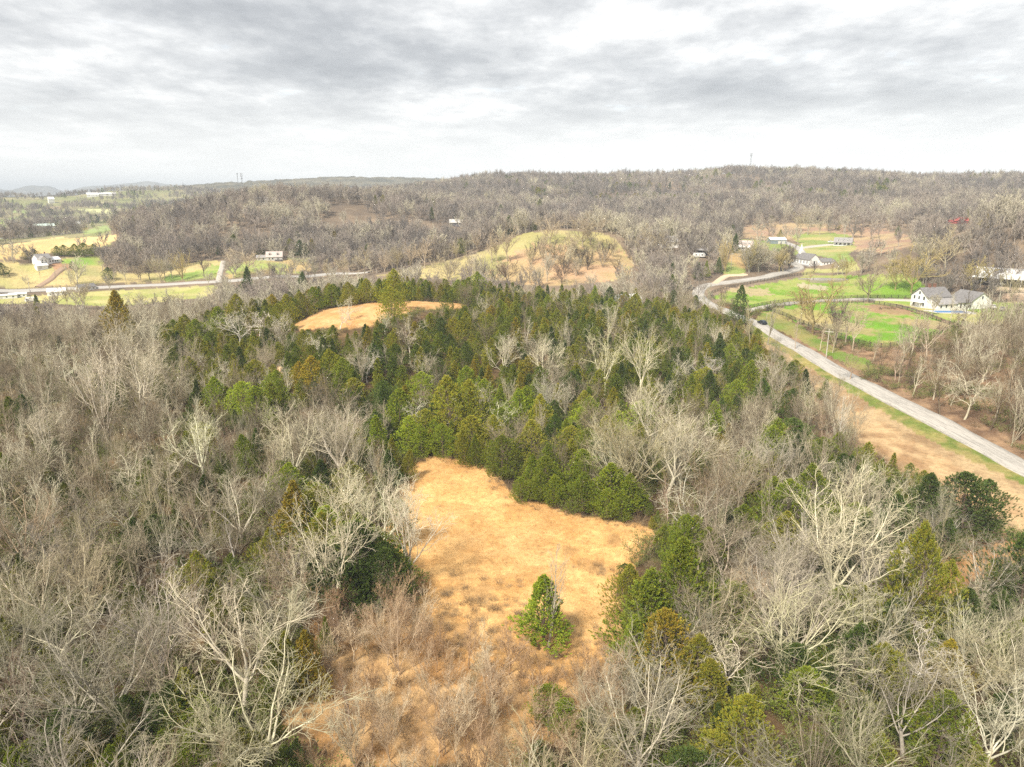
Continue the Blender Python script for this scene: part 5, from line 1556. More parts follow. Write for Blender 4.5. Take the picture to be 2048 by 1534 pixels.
def block(root, x0, x1, y0, y1, hw, hr, axis, wall, roof, over=.45, th=.22, z0=0.0, found=2.5, parts=True, hip=False):
    """gabled volume: a wall part and a roof part. axis: the ridge runs along 'x' or 'y'"""
    w = MB(); zb = -found if z0 == 0 else z0
    zt = z0 + hw
    if axis == 'x':
        ym = (y0 + y1) / 2
        v = [(x0, y0, zb), (x1, y0, zb), (x1, y1, zb), (x0, y1, zb), (x0, y0, zt), (x1, y0, zt), (x1, y1, zt), (x0, y1, zt), (x0, ym, zt + hr), (x1, ym, zt + hr)]
        f = [(0, 1, 5, 4), (2, 3, 7, 6), (1, 2, 6, 9, 5), (3, 0, 4, 8, 7), (3, 2, 1, 0)]
    else:
        xm = (x0 + x1) / 2
        v = [(x0, y0, zb), (x1, y0, zb), (x1, y1, zb), (x0, y1, zb), (x0, y0, zt), (x1, y0, zt), (x1, y1, zt), (x0, y1, zt), (xm, y0, zt + hr), (xm, y1, zt + hr)]
        f = [(0, 1, 5, 8, 4), (2, 3, 7, 9, 6), (1, 2, 6, 5), (3, 0, 4, 7), (3, 2, 1, 0)]
    w.add(v, f)
    wo = w.build('wall', wall, root)
    r = MB()
    half = ((y1 - y0) if axis == 'x' else (x1 - x0)) / 2
    sl = hr / half
    e = over
    for s in (-1, 1):
        if axis == 'x':
            ym = (y0 + y1) / 2; ye = ym + s * (half + e); ze = zt - e * sl + .01; zr = zt + hr + .01
            a0, a1 = x0 - e, x1 + e
            low = [(a0, ym, zr), (a1, ym, zr), (a1, ye, ze), (a0, ye, ze)]
        else:
            xm = (x0 + x1) / 2; xe = xm + s * (half + e); ze = zt - e * sl + .01; zr = zt + hr + .01
            a0, a1 = y0 - e, y1 + e
            low = [(xm, a0, zr), (xm, a1, zr), (xe, a1, ze), (xe, a0, ze)]
        up = [(p[0], p[1], p[2] + th) for p in low]
        flip = (s > 0) != (axis == 'x')
        if flip: low.reverse(); up.reverse()
        low.reverse(); up.reverse()
        r.hexa(low, up)
    ro = r.build('roof', roof, root)
    return wo, ro


def win(root, face, at, u, z, w, h, trim=None, name='window', pane=None):
    """a framed opening proud of a wall. face: S (-y), N, W (-x), E; at: the wall's plane; u: along the wall"""
    def bx(m, d0, d1, uu0, uu1, zz0, zz1):
        if face == 'S': m.box(uu0, uu1, at - d1, at - d0, zz0, zz1)
        if face == 'N': m.box(uu0, uu1, at + d0, at + d1, zz0, zz1)
        if face == 'W': m.box(at - d1, at - d0, uu0, uu1, zz0, zz1)
        if face == 'E': m.box(at + d0, at + d1, uu0, uu1, zz0, zz1)
    t = .09
    f = MB()
    bx(f, -.02, .07, u - w / 2 - t, u + w / 2 + t, z - t, z)
    bx(f, -.02, .07, u - w / 2 - t, u + w / 2 + t, z + h, z + h + t)
    bx(f, -.02, .07, u - w / 2 - t, u - w / 2, z, z + h)
    bx(f, -.02, .07, u + w / 2, u + w / 2 + t, z, z + h)
    fo = f.build(name, trim or TRIM, root)
    p = MB()
    bx(p, -.02, .03, u - w / 2, u + w / 2, z, z + h)
    p.build('pane' if name == 'window' else 'leaf', pane or GLASS, fo)
    return fo


def dormer(root, x, y, z, w, h, dep, wall, roof):
    """gabled dormer looking to -y; (x, y, z): its front foot"""
    m = MB()
    m.add([(x - w / 2, y, z), (x + w / 2, y, z), (x + w / 2, y + dep, z + h * .7), (x - w / 2, y + dep, z + h * .7), (x - w / 2, y, z + h), (x + w / 2, y, z + h), (x + w / 2, y + dep, z + h), (x - w / 2, y + dep, z + h), (x, y, z + h + w * .45), (x, y + dep * 1.3, z + h + w * .45)],
          [(0, 1, 5, 8, 4), (1, 2, 6, 5), (3, 0, 4, 7), (2, 3, 7, 9, 6)])
    d = m.build('dormer', wall, root)
    r = MB()
    for s in (-1, 1):
        xe = x + s * (w / 2 + .25); ze = z + h - .2; zr = z + h + w * .45 + .02
        low = [(x, y - .25, zr), (x, y + dep * 1.3, zr), (xe, y + dep * 1.1, ze), (xe, y - .25, ze)]
        up = [(p[0], p[1], p[2] + .15) for p in low]
        if s > 0: low.reverse(); up.reverse()
        r.hexa(low[::-1] if False else low, up)
    r.build('dormer_roof', roof, d)
    p = MB().box(x - w * .28, x + w * .28, y - .05, y - .005, z + h * .2, z + h * .9)
    p.build('pane', GLASS, d)


def chimney(root, x, y, z0, z1, w=.8):
    m = MB().box(x - w / 2, x + w / 2, y - w / 2, y + w / 2, z0, z1).box(x - w * .6, x + w * .6, y - w * .6, y + w * .6, z1 - .002, z1 + .18)
    return m.build('chimney', BRICK, root)


def building(name, label, cat, px, py, rel, group=None, k=1.0):
    g, s, rz = site(px, py, rel)
    e = empty(name, g, rz)
    e.scale = (k, k, k)
    tag(e, label, cat, group)
    return e, s


# -- white farmhouse with its long low wing, and the white gabled garage beside it
e, s = building('farmhouse', 'large white farmhouse with grey gabled roof and twin chimneys', 'house', 1858, 614, 46)
Lm, Wm = 12.5, 9.0
block(e, -6, 6.5, -4.5, 4.5, 5.2, 3.4, 'x', WHITE_SIDING, SLATE)
# catslide wing on the viewer's side
wg = MB().add([(-3.5, -8.2, -2.5), (6.4, -8.2, -2.5), (6.4, -4.6, -2.5), (-3.5, -4.6, -2.5), (-3.5, -8.2, 2.5), (6.4, -8.2, 2.5), (6.4, -4.6, 4.5), (-3.5, -4.6, 4.5)], [(0, 1, 5, 4), (1, 2, 6, 5), (3, 0, 4, 7), (3, 2, 1, 0)])
wg.build('wing_wall', WHITE_SIDING, e)
MB().hexa([(-3.9, -8.7, 2.28), (6.6, -8.7, 2.28), (6.6, -4.52, 4.62), (-3.9, -4.52, 4.62)], [(-3.9, -8.7, 2.48), (6.6, -8.7, 2.48), (6.6, -4.52, 4.82), (-3.9, -4.52, 4.82)]).build('wing_roof', GREYROOF, e)
block(e, 6.5, 15.5, -6.5, -1.0, 2.6, 1.9, 'x', WHITE_SIDING, SLATE)
for u in (-2.6, 2.6):
    for z in (.9, 3.7): win(e, 'W', -6, u, z, .9, 1.5)
win(e, 'W', -6, 0, 6.0, .9, 1.2)
win(e, 'W', -6, 0.1, 3.7, .8, 1.4)
for u in (-2, .8, 3.6): win(e, 'S', -8.2, u, .8, .9, 1.2)
for u in (8.2, 12.6): win(e, 'S', -6.5, u, .9, .9, 1.2)
win(e, 'S', -6.5, 10.4, .05, 1.0, 2.0, name='door', pane=BLACKPAINT)
chimney(e, -1.2, .2, 7.9, 10.1, .9); chimney(e, 1.6, .2, 7.9, 10.1, .9)
MB().box(-7.6, -6.05, -2.2, 2.4, -2.0, .35).box(-7.6, -7.45, -2.2, -2.05, .35, 2.5).box(-7.6, -7.45, 2.25, 2.4, .35, 2.5).box(-7.9, -6.08, -2.5, 2.7, 2.5, 2.68).build('porch', TRIM, e)
e, s = building('garage', 'white gabled garage with dark roof beside the farmhouse', 'garage', 1945, 614, 46)
block(e, -5.5, 5.5, -4.5, 7.5, 3.5, 3.4, 'y', WHITE_SIDING, SLATE)
win(e, 'S', -4.5, 0, 4.3, .9, 1.2)
for u in (-2.6, 2.6): win(e, 'S', -4.5, u, .05, 2.6, 2.4, name='door', pane=WHITE_SIDING)
for u in (-1, 2.5): win(e, 'W', -5.5, u, 1.0, .9, 1.2)

# -- riding barn by the right edge
e, s = building('riding_barn', 'long white-roofed riding barn behind the sand arena', 'barn', 2025, 570, -8)
block(e, -16, 16, 0, 17, 3.6, 3.0, 'x', GREY_SIDING, METALROOF, .9)
for i in range(7):
    win(e, 'S', 0, -13 + i * 4.3, .1, 2.9, 2.8, trim=DARKWALL, name='stall_door', pane=BLACKPAINT)
m = MB().hexa([(-16, -5, 2.9), (16, -5, 2.9), (16, -.93, 3.35), (-16, -.93, 3.35)], [(-16, -5, 3.05), (16, -5, 3.05), (16, -.93, 3.48), (-16, -.93, 3.48)])
m.build('lean_to_roof', METALROOF, e)
m = MB()
for i in range(9): m.box(-15.8 + i * 3.9, -15.6 + i * 3.9, -4.9, -4.7, -2, 2.92)
m.build('lean_to_posts', GREY_SIDING, e)

# -- church
e, s = building('church', 'white church with dark roof and slim steeple', 'church', 1616, 529, 38, None, .78)
block(e, -5, 5, -7.5, 12, 4.6, 4.2, 'y', WHITE_SIDING, SLATE)
for i in range(5): win(e, 'W', -5, -5 + i * 3.8, 1.3, 1.1, 2.2)
win(e, 'S', -7.5, 0, 1.2, 1.2, 2.4)
MB().box(-5.6, -5.03, -7.4, 11.9, -2.4, .45).build('plinth', plain('stone_base', (.42, .43, .45)), e)
t = MB().box(-1.3, 1.3, 8.8, 11.4, 7.6, 10.6)
tw = t.build('tower', WHITE_SIDING, e)
MB().add([(-1.0, 9.1, 10.6), (1.0, 9.1, 10.6), (1.0, 11.1, 10.6), (-1.0, 11.1, 10.6), (0, 10.1, 16.5)], [(0, 1, 4), (1, 2, 4), (2, 3, 4), (3, 0, 4), (3, 2, 1, 0)]).build('spire', WHITE_SIDING, tw)
e, s = building('church_hall', 'low white hall joined beside the church', 'church hall', 1640, 530, 38, None, .75)
block(e, -1.5, 11, -4, 5, 3.0, 2.3, 'x', WHITE_SIDING, SLATE)
for u in (1, 4, 7): win(e, 'S', -4, u, .9, 1.0, 1.2)
win(e, 'E', 11, 0.5, .9, 1.0, 1.2)

# -- houses of the right valley
e, s = building('white_house', 'white cape house with three dormers above the church', 'house', 1685, 491, -6, None, .8)
block(e, -7.5, 7.5, -1, 8, 3.2, 3.6, 'x', WHITE_SIDING, GREYROOF)
for u in (-4, 0, 4): dormer(e, u, .2, 4.0, 1.7, 1.7, 2.0, WHITE_SIDING, GREYROOF)
MB().box(-7.3, 7.3, -3.4, -1.02, -2.2, .3).build('porch_floor', TRIM, e)
MB().hexa([(-7.6, -3.8, 2.7), (7.6, -3.8, 2.7), (7.6, -1.5, 3.35), (-7.6, -1.5, 3.35)], [(-7.6, -3.8, 2.85), (7.6, -3.8, 2.85), (7.6, -1.5, 3.5), (-7.6, -1.5, 3.5)]).build('porch_roof', GREYROOF, e)
m = MB()
for u in (-7, -3.5, 0, 3.5, 7): m.box(u - .12, u + .12, -3.35, -3.1, .3, 2.75)
m.build('porch_posts', TRIM, e)
for u in (-5, -2, 2, 5): win(e, 'S', -1, u, .9, 1.1, 1.5)
e, s = building('metal_barn', 'open metal barn with white roof and blue-grey wall', 'barn', 1553, 487, 22, None, .68)
block(e, -9, 8, -6, 6, 4.4, 2.4, 'x', BLUEWALL, METALROOF, .7)
for u in (-2.8, 2.4): win(e, 'E', 8, u, .1, 3.6, 3.4, trim=GREY_SIDING, name='bay', pane=BLACKPAINT)  # open bays: black panels stand in for the shade inside
for u in (1, 5.3): win(e, 'S', -6, u, .1, 3.4, 3.2, trim=GREY_SIDING, name='bay', pane=GREY_SIDING)
e, s = building('white_house', 'two-storey white house beside a dark cedar', 'house', 1489, 499, -14, None, .78)
block(e, -6, 6, -1, 8, 3.2, 4.2, 'x', WHITE_SIDING, PINKROOF)
for u in (-3.4, 0, 3.4): dormer(e, u, .3, 4.2, 1.7, 1.6, 2.0, WHITE_SIDING, PINKROOF)
MB().hexa([(-6, -5, 2.1), (6, -5, 2.1), (6, -1.5, 3.4), (-6, -1.5, 3.4)], [(-6, -5, 2.3), (6, -5, 2.3), (6, -1.5, 3.6), (-6, -1.5, 3.6)]).build('porch_roof', METALROOF, e)
MB().box(-5.9, 5.9, -4.8, -1.02, -3, .2).build('porch_floor', WHITE_SIDING, e)
m = MB()
for u in (-5.6, -1.9, 1.9, 5.6): m.box(u - .12, u + .12, -4.75, -4.5, .2, 2.25)
m.build('porch_posts', TRIM, e)
for u in (-4, -1.3, 1.3, 4): win(e, 'S', -1, u, .9, 1.1, 1.4)
e, s = building('carport', 'small grey-roofed carport above a camper in the trees', 'carport', 1406, 511, 20)
m = MB()
for x_ in (-3.6, 3.6):
    for y_ in (-2.6, 2.6): m.box(x_ - .12, x_ + .12, y_ - .12, y_ + .12, -2, 3.4)
m.build('post', DARKWALL, e)
MB().hexa([(-4.2, -3.2, 3.3), (4.2, -3.2, 3.3), (4.2, 3.2, 4.3), (-4.2, 3.2, 4.3)], [(-4.2, -3.2, 3.5), (4.2, -3.2, 3.5), (4.2, 3.2, 4.5), (-4.2, 3.2, 4.5)]).build('roof', GREYROOF, e)
MB().box(-3.4, 3.4, 2.3, 2.5, -2, 3.5).build('wall', DARKWALL, e)
e, s = building('red_house', 'far house with red metal roof high in the woods', 'house', 1918, 446, 8, None, .62)
block(e, -6, 9, -5, 5, 3.4, 4.2, 'x', plain('red_siding', (.36, .10, .09)), REDROOF, .8)
block(e, -3, 4, -8.5, -4.9, 3.2, 2.8, 'y', plain('red_boards', (.34, .09, .08)), REDROOF, .6)
MB().hexa([(-16, -6, 1.6), (-6.9, -6, 1.6), (-6.9, 1, 3.8), (-16, 1, 3.8)], [(-16, -6, 1.8), (-6.9, -6, 1.8), (-6.9, 1, 4.0), (-16, 1, 4.0)]).build('side_roof', REDROOF, e)
MB().box(-15.6, -6.03, -5.4, .7, -2.5, 1.7).build('side_wall', plain('red_side', (.30, .09, .08)), e)
for u in (-1.2, 2.2): win(e, 'S', -8.5, u, .8, 1.2, 1.5)
win(e, 'S', -5, 6.5, .8, 1.6, 1.5)
# -- houses among the trees in the middle
for nm, lb, px, py, rel, L_, W_, hw, hr, wm, rm in [
    ('house', 'pale house half hidden by trees above the camper', 1336, 493, 20, 11, 8, 3.4, 3.2, WHITE_SIDING, GREYROOF),
    ('house', 'white-roofed house in the woods left of the grassy hill', 912, 452, -4, 11, 8, 3.4, 2.6, DARKWALL, plain('dull_metal_roof', (.5, .49, .47))),
    ('house', 'grey-roofed house deep in the woods behind the grassy hill', 1122, 424, -18, 14, 11, 3.4, 6.0, DARKWALL, GREYROOF),
    ('house', 'white gabled house with dark roof at the left wood edge', 637, 508, 62, 12, 8, 3.2, 3.2, WHITE_SIDING, SLATE),
]:
    e, s = building(nm, lb, 'house', px, py, rel)
    block(e, -L_ / 2, L_ / 2, -W_ / 2, W_ / 2, hw, hr, 'x', wm, rm, .6)
    for u in (-L_ * .28, 0, L_ * .28): win(e, 'S', -W_ / 2, u, .9, 1.1, 1.4)
    for u in (-W_ * .22, W_ * .22): win(e, 'W', -L_ / 2, u, .9, 1.0, 1.3)
# big white canopy roof among the cedars
e, s = building('quonset_shed', 'white arched shed roof rising between the cedars', 'shed', 1256, 609, 25)
m = MB(); n = 14; W_, L_, Hh = 6.0, 9.0, 3.6
vs = []
for x_ in (-L_ / 2, L_ / 2):
    for i in range(n + 1):
        a = math.pi * i / n
        vs.append((x_, -W_ * math.cos(a), 1.2 + Hh * math.sin(a)))
fs = [(i, i + 1, n + 2 + i, n + 1 + i) for i in range(n)] + [tuple(range(n, -1, -1)), tuple(range(n + 1, 2 * n + 2))]
m.add(vs, fs)
m.build('roof', METALROOF, e)
MB().box(-L_ / 2 + .05, L_ / 2 - .05, -W_ + .05, W_ - .05, -2, 1.25).build('wall', GREY_SIDING, e)
win(e, 'S', -W_ + .05, 0, -1.6, 1.4, 2.2, name='door', pane=BLACKPAINT)

# -- left pasture
e, s = building('dormer_house', 'grey stone house with two dormers and a side wing', 'house', 549, 521, -6, None, .85)
block(e, -6.5, 6.5, -1, 8, 3.2, 4.0, 'x', GREY_SIDING, PINKROOF)
for u in (-3.5, 3.0): dormer(e, u, .3, 4.0, 1.8, 1.7, 2.2, GREY_SIDING, PINKROOF)
block(e, -14.5, -6.5, .5, 6.5, 2.5, 1.9, 'x', GREY_SIDING, GREYROOF)
for u in (-4, -1.2): win(e, 'S', -1, u, .9, 1.1, 1.4)
MB().box(.6, 6.4, -3.6, -1.02, -2.2, .2).box(.6, 6.4, -3.6, -3.5, .2, 1.1).build('porch', DARKWALL, e)
win(e, 'S', -1, 3, .25, 1.0, 2.0, name='door', pane=BLACKPAINT)
for u in (-12.5, -9): win(e, 'S', .5, u, .8, 1.1, 1.2)
e, s = building('manor_house', 'big white house with grey gables in the left pasture', 'house', 88, 526, 30, None, .62)
block(e, -9, 5, -6, 5, 5.2, 4.4, 'x', WHITE_SIDING, GREYROOF, .6)
block(e, -9.5, -2, -11, -5.9, 4.6, 3.4, 'y', WHITE_SIDING, GREYROOF, .5)
block(e, 5, 15, -4.5, 3.5, 3.2, 2.6, 'x', WHITE_SIDING, METALROOF, .6)
for u in (-7.6, -4): win(e, 'S', -11, u, .9, 1.1, 1.6); win(e, 'S', -11, u, 3.2, 1.1, 1.2)
for u in (0, 3.2): win(e, 'S', -6, u, .9, 1.2, 1.8); win(e, 'S', -6, u, 3.4, 1.2, 1.4)
for u in (7, 9.5, 12): win(e, 'S', -4.5, u, .9, 1.2, 1.5)
chimney(e, 2.5, .5, 8.6, 11.2, 1.0)
e, s = building('outbuilding', 'small white outbuilding below the big white house', 'shed', 83, 537, 20, None, .8)
block(e, -4, 4, -2.5, 2.5, 2.6, 1.6, 'x', WHITE_SIDING, METALROOF)
win(e, 'S', -2.5, -1.5, .05, 2.2, 2.0, name='door', pane=GREY_SIDING)
# roadside trailers and sheds
for lb, px, py, rel, L_, W_, hw, hr, wm, rm in [
    ('long white mobile home cut by the left edge', 10, 597, -4, 17, 5, 2.7, .8, WHITE_SIDING, METALROOF),
    ('white mobile home under bare trees by the left road', 37, 594, -6, 12, 5, 2.7, .8, WHITE_SIDING, METALROOF),
    ('white cottage behind bare trees beside the left road', 115, 590, -10, 13, 8, 3.2, 2.6, WHITE_SIDING, METALROOF),
    ('dark-roofed roadside house with white gable by the left road', 172, 580, 24, 14, 7, 2.8, 2.4, WHITE_SIDING, SLATE)]:
    e, s = building('mobile_home' if hr < 1 else 'cottage', lb, 'mobile home' if hr < 1 else 'cottage', px, py, rel, None, .72)
    block(e, -L_ / 2, L_ / 2, -W_ / 2, W_ / 2, hw, hr, 'x', wm, rm, .35)
    for u in (-L_ * .33, L_ * .08, L_ * .34): win(e, 'S', -W_ / 2, u, 1.0, 1.2, 1.0)
    win(e, 'S', -W_ / 2, -L_ * .12, .1, .9, 2.0, name='door', pane=GREY_SIDING)
    win(e, 'E', L_ / 2, 0, 1.0, 1.0, 1.0)
# far valley buildings
for lb, px, py, rel, L_, W_, hw, hr, wm, rm in [
    ('pale green-roofed shed far down the left valley', 89, 457, 5, 26, 12, 4, 3, GREY_SIDING, plain('pale_green_roof', (.55, .66, .60))),
    ('white gabled house at the left edge of the valley', 2, 477, 60, 14, 9, 5, 4, WHITE_SIDING, GREYROOF),
    ('tall white house on the far left hillside', 103, 406, 10, 12, 10, 9, 5, WHITE_SIDING, METALROOF),
    ('white farm building high on the far left hill', 186, 393, 0, 26, 10, 5, 4, WHITE_SIDING, METALROOF),
    ('long white roof on the far left hill', 216, 391, 0, 36, 9, 4, 3, WHITE_SIDING, METALROOF),
    ('pale-roofed house hidden in the wooded left hill', 535, 407, 5, 22, 9, 3, 3, GREY_SIDING, GREYROOF),
    ('pale house below pink trees in the left valley', 158, 452, 8, 14, 9, 4, 3, WHITE_SIDING, METALROOF)]:
    e, s = building('valley_house', lb, 'farm building', px, py, rel)
    block(e, -L_ / 2, L_ / 2, -W_ / 2, W_ / 2, hw, hr, 'x', wm, rm, .5)
    for u in (-L_ * .3, 0, L_ * .3): win(e, 'S', -W_ / 2, u, 1.0, 1.3, 1.6)


# ------------------------------------------------------------------ masts and poles
def mast(lb, px, py_top, D, drop, arms):
    th = math.atan2((px - PW / 2) / F, cp)
    d = ray(px, py_top); hh = math.hypot(d[0], d[1])
    x, y = D * d[0] / hh, D * d[1] / hh
    ztop = CAMZ + D * d[2] / hh
    zb = tz(x, y)
    e = empty('radio_mast', (x, y, zb))
    tag(e, lb, 'radio mast')
    H = ztop - zb
    m = MB(); w0, w1 = 1.5, .7
    cs = [(math.cos(a), math.sin(a)) for a in (.5, 2.6, 4.7)]
    for c in cs: m.tube((c[0] * w0, c[1] * w0, -1), (c[0] * w1, c[1] * w1, H), .17, .12, 5)
    n = int(H / 4)
    for i in range(n):
        a, b = i / n, (i + 1) / n
        for k in range(3):
            p, q = cs[k], cs[(k + 1) % 3]
            ra, rb = w0 + (w1 - w0) * a, w0 + (w1 - w0) * b
            m.bar((p[0] * ra, p[1] * ra, H * a), (q[0] * rb, q[1] * rb, H * b), .10)
            m.bar((q[0] * ra, q[1] * ra, H * a), (p[0] * rb, p[1] * rb, H * b), .10)
    m.build('lattice', STEEL, e)
    for z, r_ in arms:
        for k in range(3):
            a = k * 2.094 + .3
            an = MB().box(-.28, .28, -.22, .22, -1.3, 1.3)
            an.v = [(v[0] + math.cos(a) * r_, v[1] + math.sin(a) * r_, v[2] + H - z) for v in an.v]
            an.bar((0, 0, H - z), (math.cos(a) * r_, math.sin(a) * r_, H - z), .2)
            an.build('antenna', STEEL, e)
    return e


mast('tall lattice radio mast on the wooded skyline', 1503, 306, 1390, 0, ((1.5, 2.4), (4.5, 1.8)))
mast('faint lattice mast above the blue ridge', 482, 346, 1500, 0, ((1.5, 2.6), (5.5, 2.4), (10, 1.6)))
mast('thin short mast beside the faint lattice mast', 474, 346, 1560, 0, ((1.5, 1.2),))


def pole(lb, px, py, h, mat=POLEWOOD, arm=True):
    g = ground(px, py)
    e = empty('utility_pole', g, -math.atan2(g.x, g.y))
    tag(e, lb, 'utility pole')
    MB().tube((0, 0, -.5), (0, 0, h), .17, .11, 7).build('post', mat, e)
    if arm: MB().box(-1.2, 1.2, -.08, .08, h - .9, h - .72).build('crossarm', mat, e)
    return e


pole('pale utility pole against dark evergreens in the left pasture', 191, 512, 11)
pole('utility pole on the lawn above the church', 1689, 474, 10)
pole('utility pole beside the right valley road end', 1462, 536, 9)
pole('utility pole beside the left road near the white cottage', 60, 585, 9)
pole('utility pole by the road below the paddock', 1652, 716, 9)
pole('utility pole behind the farmhouse garage', 1998, 604, 9)


# ------------------------------------------------------------------ fences: four-board runs
def fence(lb, pts, mat=BLACKPAINT, sp=3.2, hgt=1.45, rails=4):
    L = gline(pts, sp, True)
    n = len(L)
    if n > 100:
        L = gline(pts, sp * n / 98.0, True); n = len(L)
    z = terrain(L[:, 0], L[:, 1])
    e = empty('board_fence', (L[0, 0], L[0, 1], z[0]))
    tag(e, lb, 'fence', 'board fences of the farm')
    o = Vector((L[0, 0], L[0, 1], z[0]))
    P = [Vector((a, b, c)) - o for (a, b), c in zip(L, z)]
    pm = MB().box(-.08, .08, -.08, .08, -.5, hgt + .1).build('post', mat, e)
    pm.location = P[0]
    for p in P[1:]:
        q = pm.copy(); q.location = p; q.parent = e; col.objects.link(q)
    for k in range(rails):
        m = MB(); zz = .3 + k * (hgt - .35) / (rails - 1)
        for a, b in zip(P[:-1], P[1:]):
            d = (b - a).normalized(); off = Vector((-d.y, d.x, 0)) * .14
            m.bar(a + off + Vector((0, 0, zz)), b + off + Vector((0, 0, zz)), .05, .12)
        m.build('rail', mat, e)


fence('black board fence along the curving road above the upper paddock', [(1430, 599), (1422, 592), (1430, 585), (1490, 570), (1556, 558), (1600, 551), (1627, 547)])
fence('black board fence on the upper side of the farm driveway', [(1500, 617), (1540, 609), (1590, 603), (1700, 597), (1770, 596), (1825, 597)])
fence('black board fence on the lower side of the farm driveway', [(1532, 620), (1560, 613), (1600, 609), (1660, 606), (1738, 605)])
fence('black board fence along the roadside edge of the lower paddock', [(1534, 621), (1592, 643), (1665, 669), (1710, 686), (1740, 694)])
fence('black board fence round the bottom corner of the lower paddock', [(1740, 694), (1775, 695), (1833, 682), (1884, 666), (1908, 653)])
fence('black board fence between the lower paddock and the farmhouse yard', [(1738, 606), (1775, 612), (1815, 621), (1870, 640), (1908, 653)])
fence('dark fence along the sand arena below the riding barn', [(1985, 589), (2030, 586), (2090, 588)])
fence('dark fence right of the farmhouse garage', [(1995, 606), (2030, 603), (2090, 604)])
fence('grey wire fence along the upper side of the left road', [(-20, 578), (100, 576), (200, 571), (330, 565), (430, 559)], plain('weathered_posts', (.22, .18, .14)), 4.5, 1.2, 3)


# ------------------------------------------------------------------ vehicles
TYRE = plain('tyre', (.03, .03, .03), .9, .2)
RIM = plain('rim', (.4, .4, .42), .4, .1, 1, .6)


def car(name, lb, cat, px, py, heading, paint, pickup=False, L=4.7):
    g = ground(px, py)
    # sits on the road surface
    dl = math.hypot(g.x, g.y) * .0009 + .12
    e = empty(name, (g.x, g.y, g.z + dl), heading)
    tag(e, lb, cat)
    w = .92; h = L / 2
    bm = MB()
    prof = [(-h, .35), (-h, .85), (-h + .15, .98), (-h * .30, 1.02), (h * .42, 1.0), (h - .12, .86), (h, .62), (h, .35)]
    n = len(prof)
    vs = [(x_, -w, z_) for x_, z_ in prof] + [(x_, w, z_) for x_, z_ in prof]
    bm.add(vs, [(i, (i + 1) % n, n + (i + 1) % n, n + i) for i in range(n)] + [tuple(range(n - 1, -1, -1)), tuple(range(n, 2 * n))])
    if pickup:
        cab = [(-.25, 1.0), (.0, 1.7), (.95, 1.72), (1.35, 1.0)]
    else:
        cab = [(-h + .35, .98), (-h + .95, 1.52), (.25, 1.55), (h * .45, 1.0)]
    vs = [(x_, -w + .1 + (z_ - 1) * .12, z_) for x_, z_ in cab] + [(x_, w - .1 - (z_ - 1) * .12, z_) for x_, z_ in cab]
    bm.add(vs, [(0, 1, 5, 4), (1, 2, 6, 5), (2, 3, 7, 6), (3, 2, 1, 0), (4, 5, 6, 7)])
    bm.build('body', paint, e)
    gm = MB()
    def mid(a, b, t): return (a[0] + (b[0] - a[0]) * t, a[1] + (b[1] - a[1]) * t)
    for s_ in (-1, 1):
        y_ = s_ * (w - .085)
        q = [mid(cab[0], cab[1], .25), mid(cab[0], cab[1], .88), mid(cab[3], cab[2], .88), mid(cab[3], cab[2], .25)]
        vs = [(x_, y_ - s_ * (z_ - 1) * .12, z_) for x_, z_ in q] + [(x_, y_ - s_ * ((z_ - 1) * .12 + .05), z_) for x_, z_ in q]
        gm.add(vs, [(0, 1, 2, 3), (7, 6, 5, 4), (0, 4, 5, 1), (1, 5, 6, 2), (2, 6, 7, 3), (3, 7, 4, 0)])
    for a, b, sg in ((cab[3], cab[2], 1), (cab[0], cab[1], -1)):
        p, q = mid(a, b, .15), mid(a, b, .9)
        yy = w - .2
        o_ = .02 * sg
        gm.add([(p[0] + o_, -yy, p[1] + .02), (p[0] + o_, yy, p[1] + .02), (q[0] + o_, yy - .06, q[1] + .02), (q[0] + o_, -yy + .06, q[1] + .02), (p[0] - o_, -yy, p[1] - .02), (p[0] - o_, yy, p[1] - .02), (q[0] - o_, yy - .06, q[1] - .02), (q[0] - o_, -yy + .06, q[1] - .02)],
               [(0, 1, 2, 3), (7, 6, 5, 4), (0, 4, 5, 1), (1, 5, 6, 2), (2, 6, 7, 3), (3, 7, 4, 0)])
    gm.build('windows', GLASS, e)
    for x_ in (-h * .6, h * .6):
        for s_ in (-1, 1):
            y0 = s_ * (w - .16); y1 = s_ * (w + .03)
            wo = MB().tube((x_, y0, .34), (x_, y1, .34), .34, .34, 14).build('wheel', TYRE, e)
            MB().tube((x_, y1 - s_ * .01, .34), (x_, y1 + s_ * .015, .34), .19, .19, 10).build('rim', RIM, wo)
    for s_ in (-1, 1):
        MB().box(h - .06, h + .02, s_ * .62 - .18, s_ * .62 + .18, .62, .8).build('headlight', TRIM, e)
    return e


def heading_at(L, px, py):
    g = ground(px, py); a = np.array([g.x, g.y])
    i = int(np.argmin(np.hypot(*(L - a).T))); i = min(max(i, 1), len(L) - 2)
    t = L[i + 1] - L[i - 1]
    return math.atan2(t[1], t[0])


DARKCAR = plain('dark_paint', (.03, .035, .045), .25, .1); WHITECAR = plain('white_paint', (.78, .78, .78), .3, .03); SILVER = plain('silver_paint', (.45, .46, .48), .3, .05, 1, .3)
car('car', 'dark car driving the road below the driveway entrance', 'car', 1524, 650, heading_at(ROAD, 1524, 650), DARKCAR)
car('pickup_truck', 'dark pickup truck at the road bend', 'pickup truck', 1381, 579, heading_at(ROAD, 1399, 580) + .5, DARKCAR, True, 5.4)
car('car', 'white car parked beside the farmhouse garage', 'car', 1985, 618, 1.2, WHITECAR)
car('car', 'silver car parked on the farmhouse gravel', 'car', 2004, 622, .9, SILVER)
car('car', 'white car parked left of the cape house', 'car', 1662, 487, .1, WHITECAR)


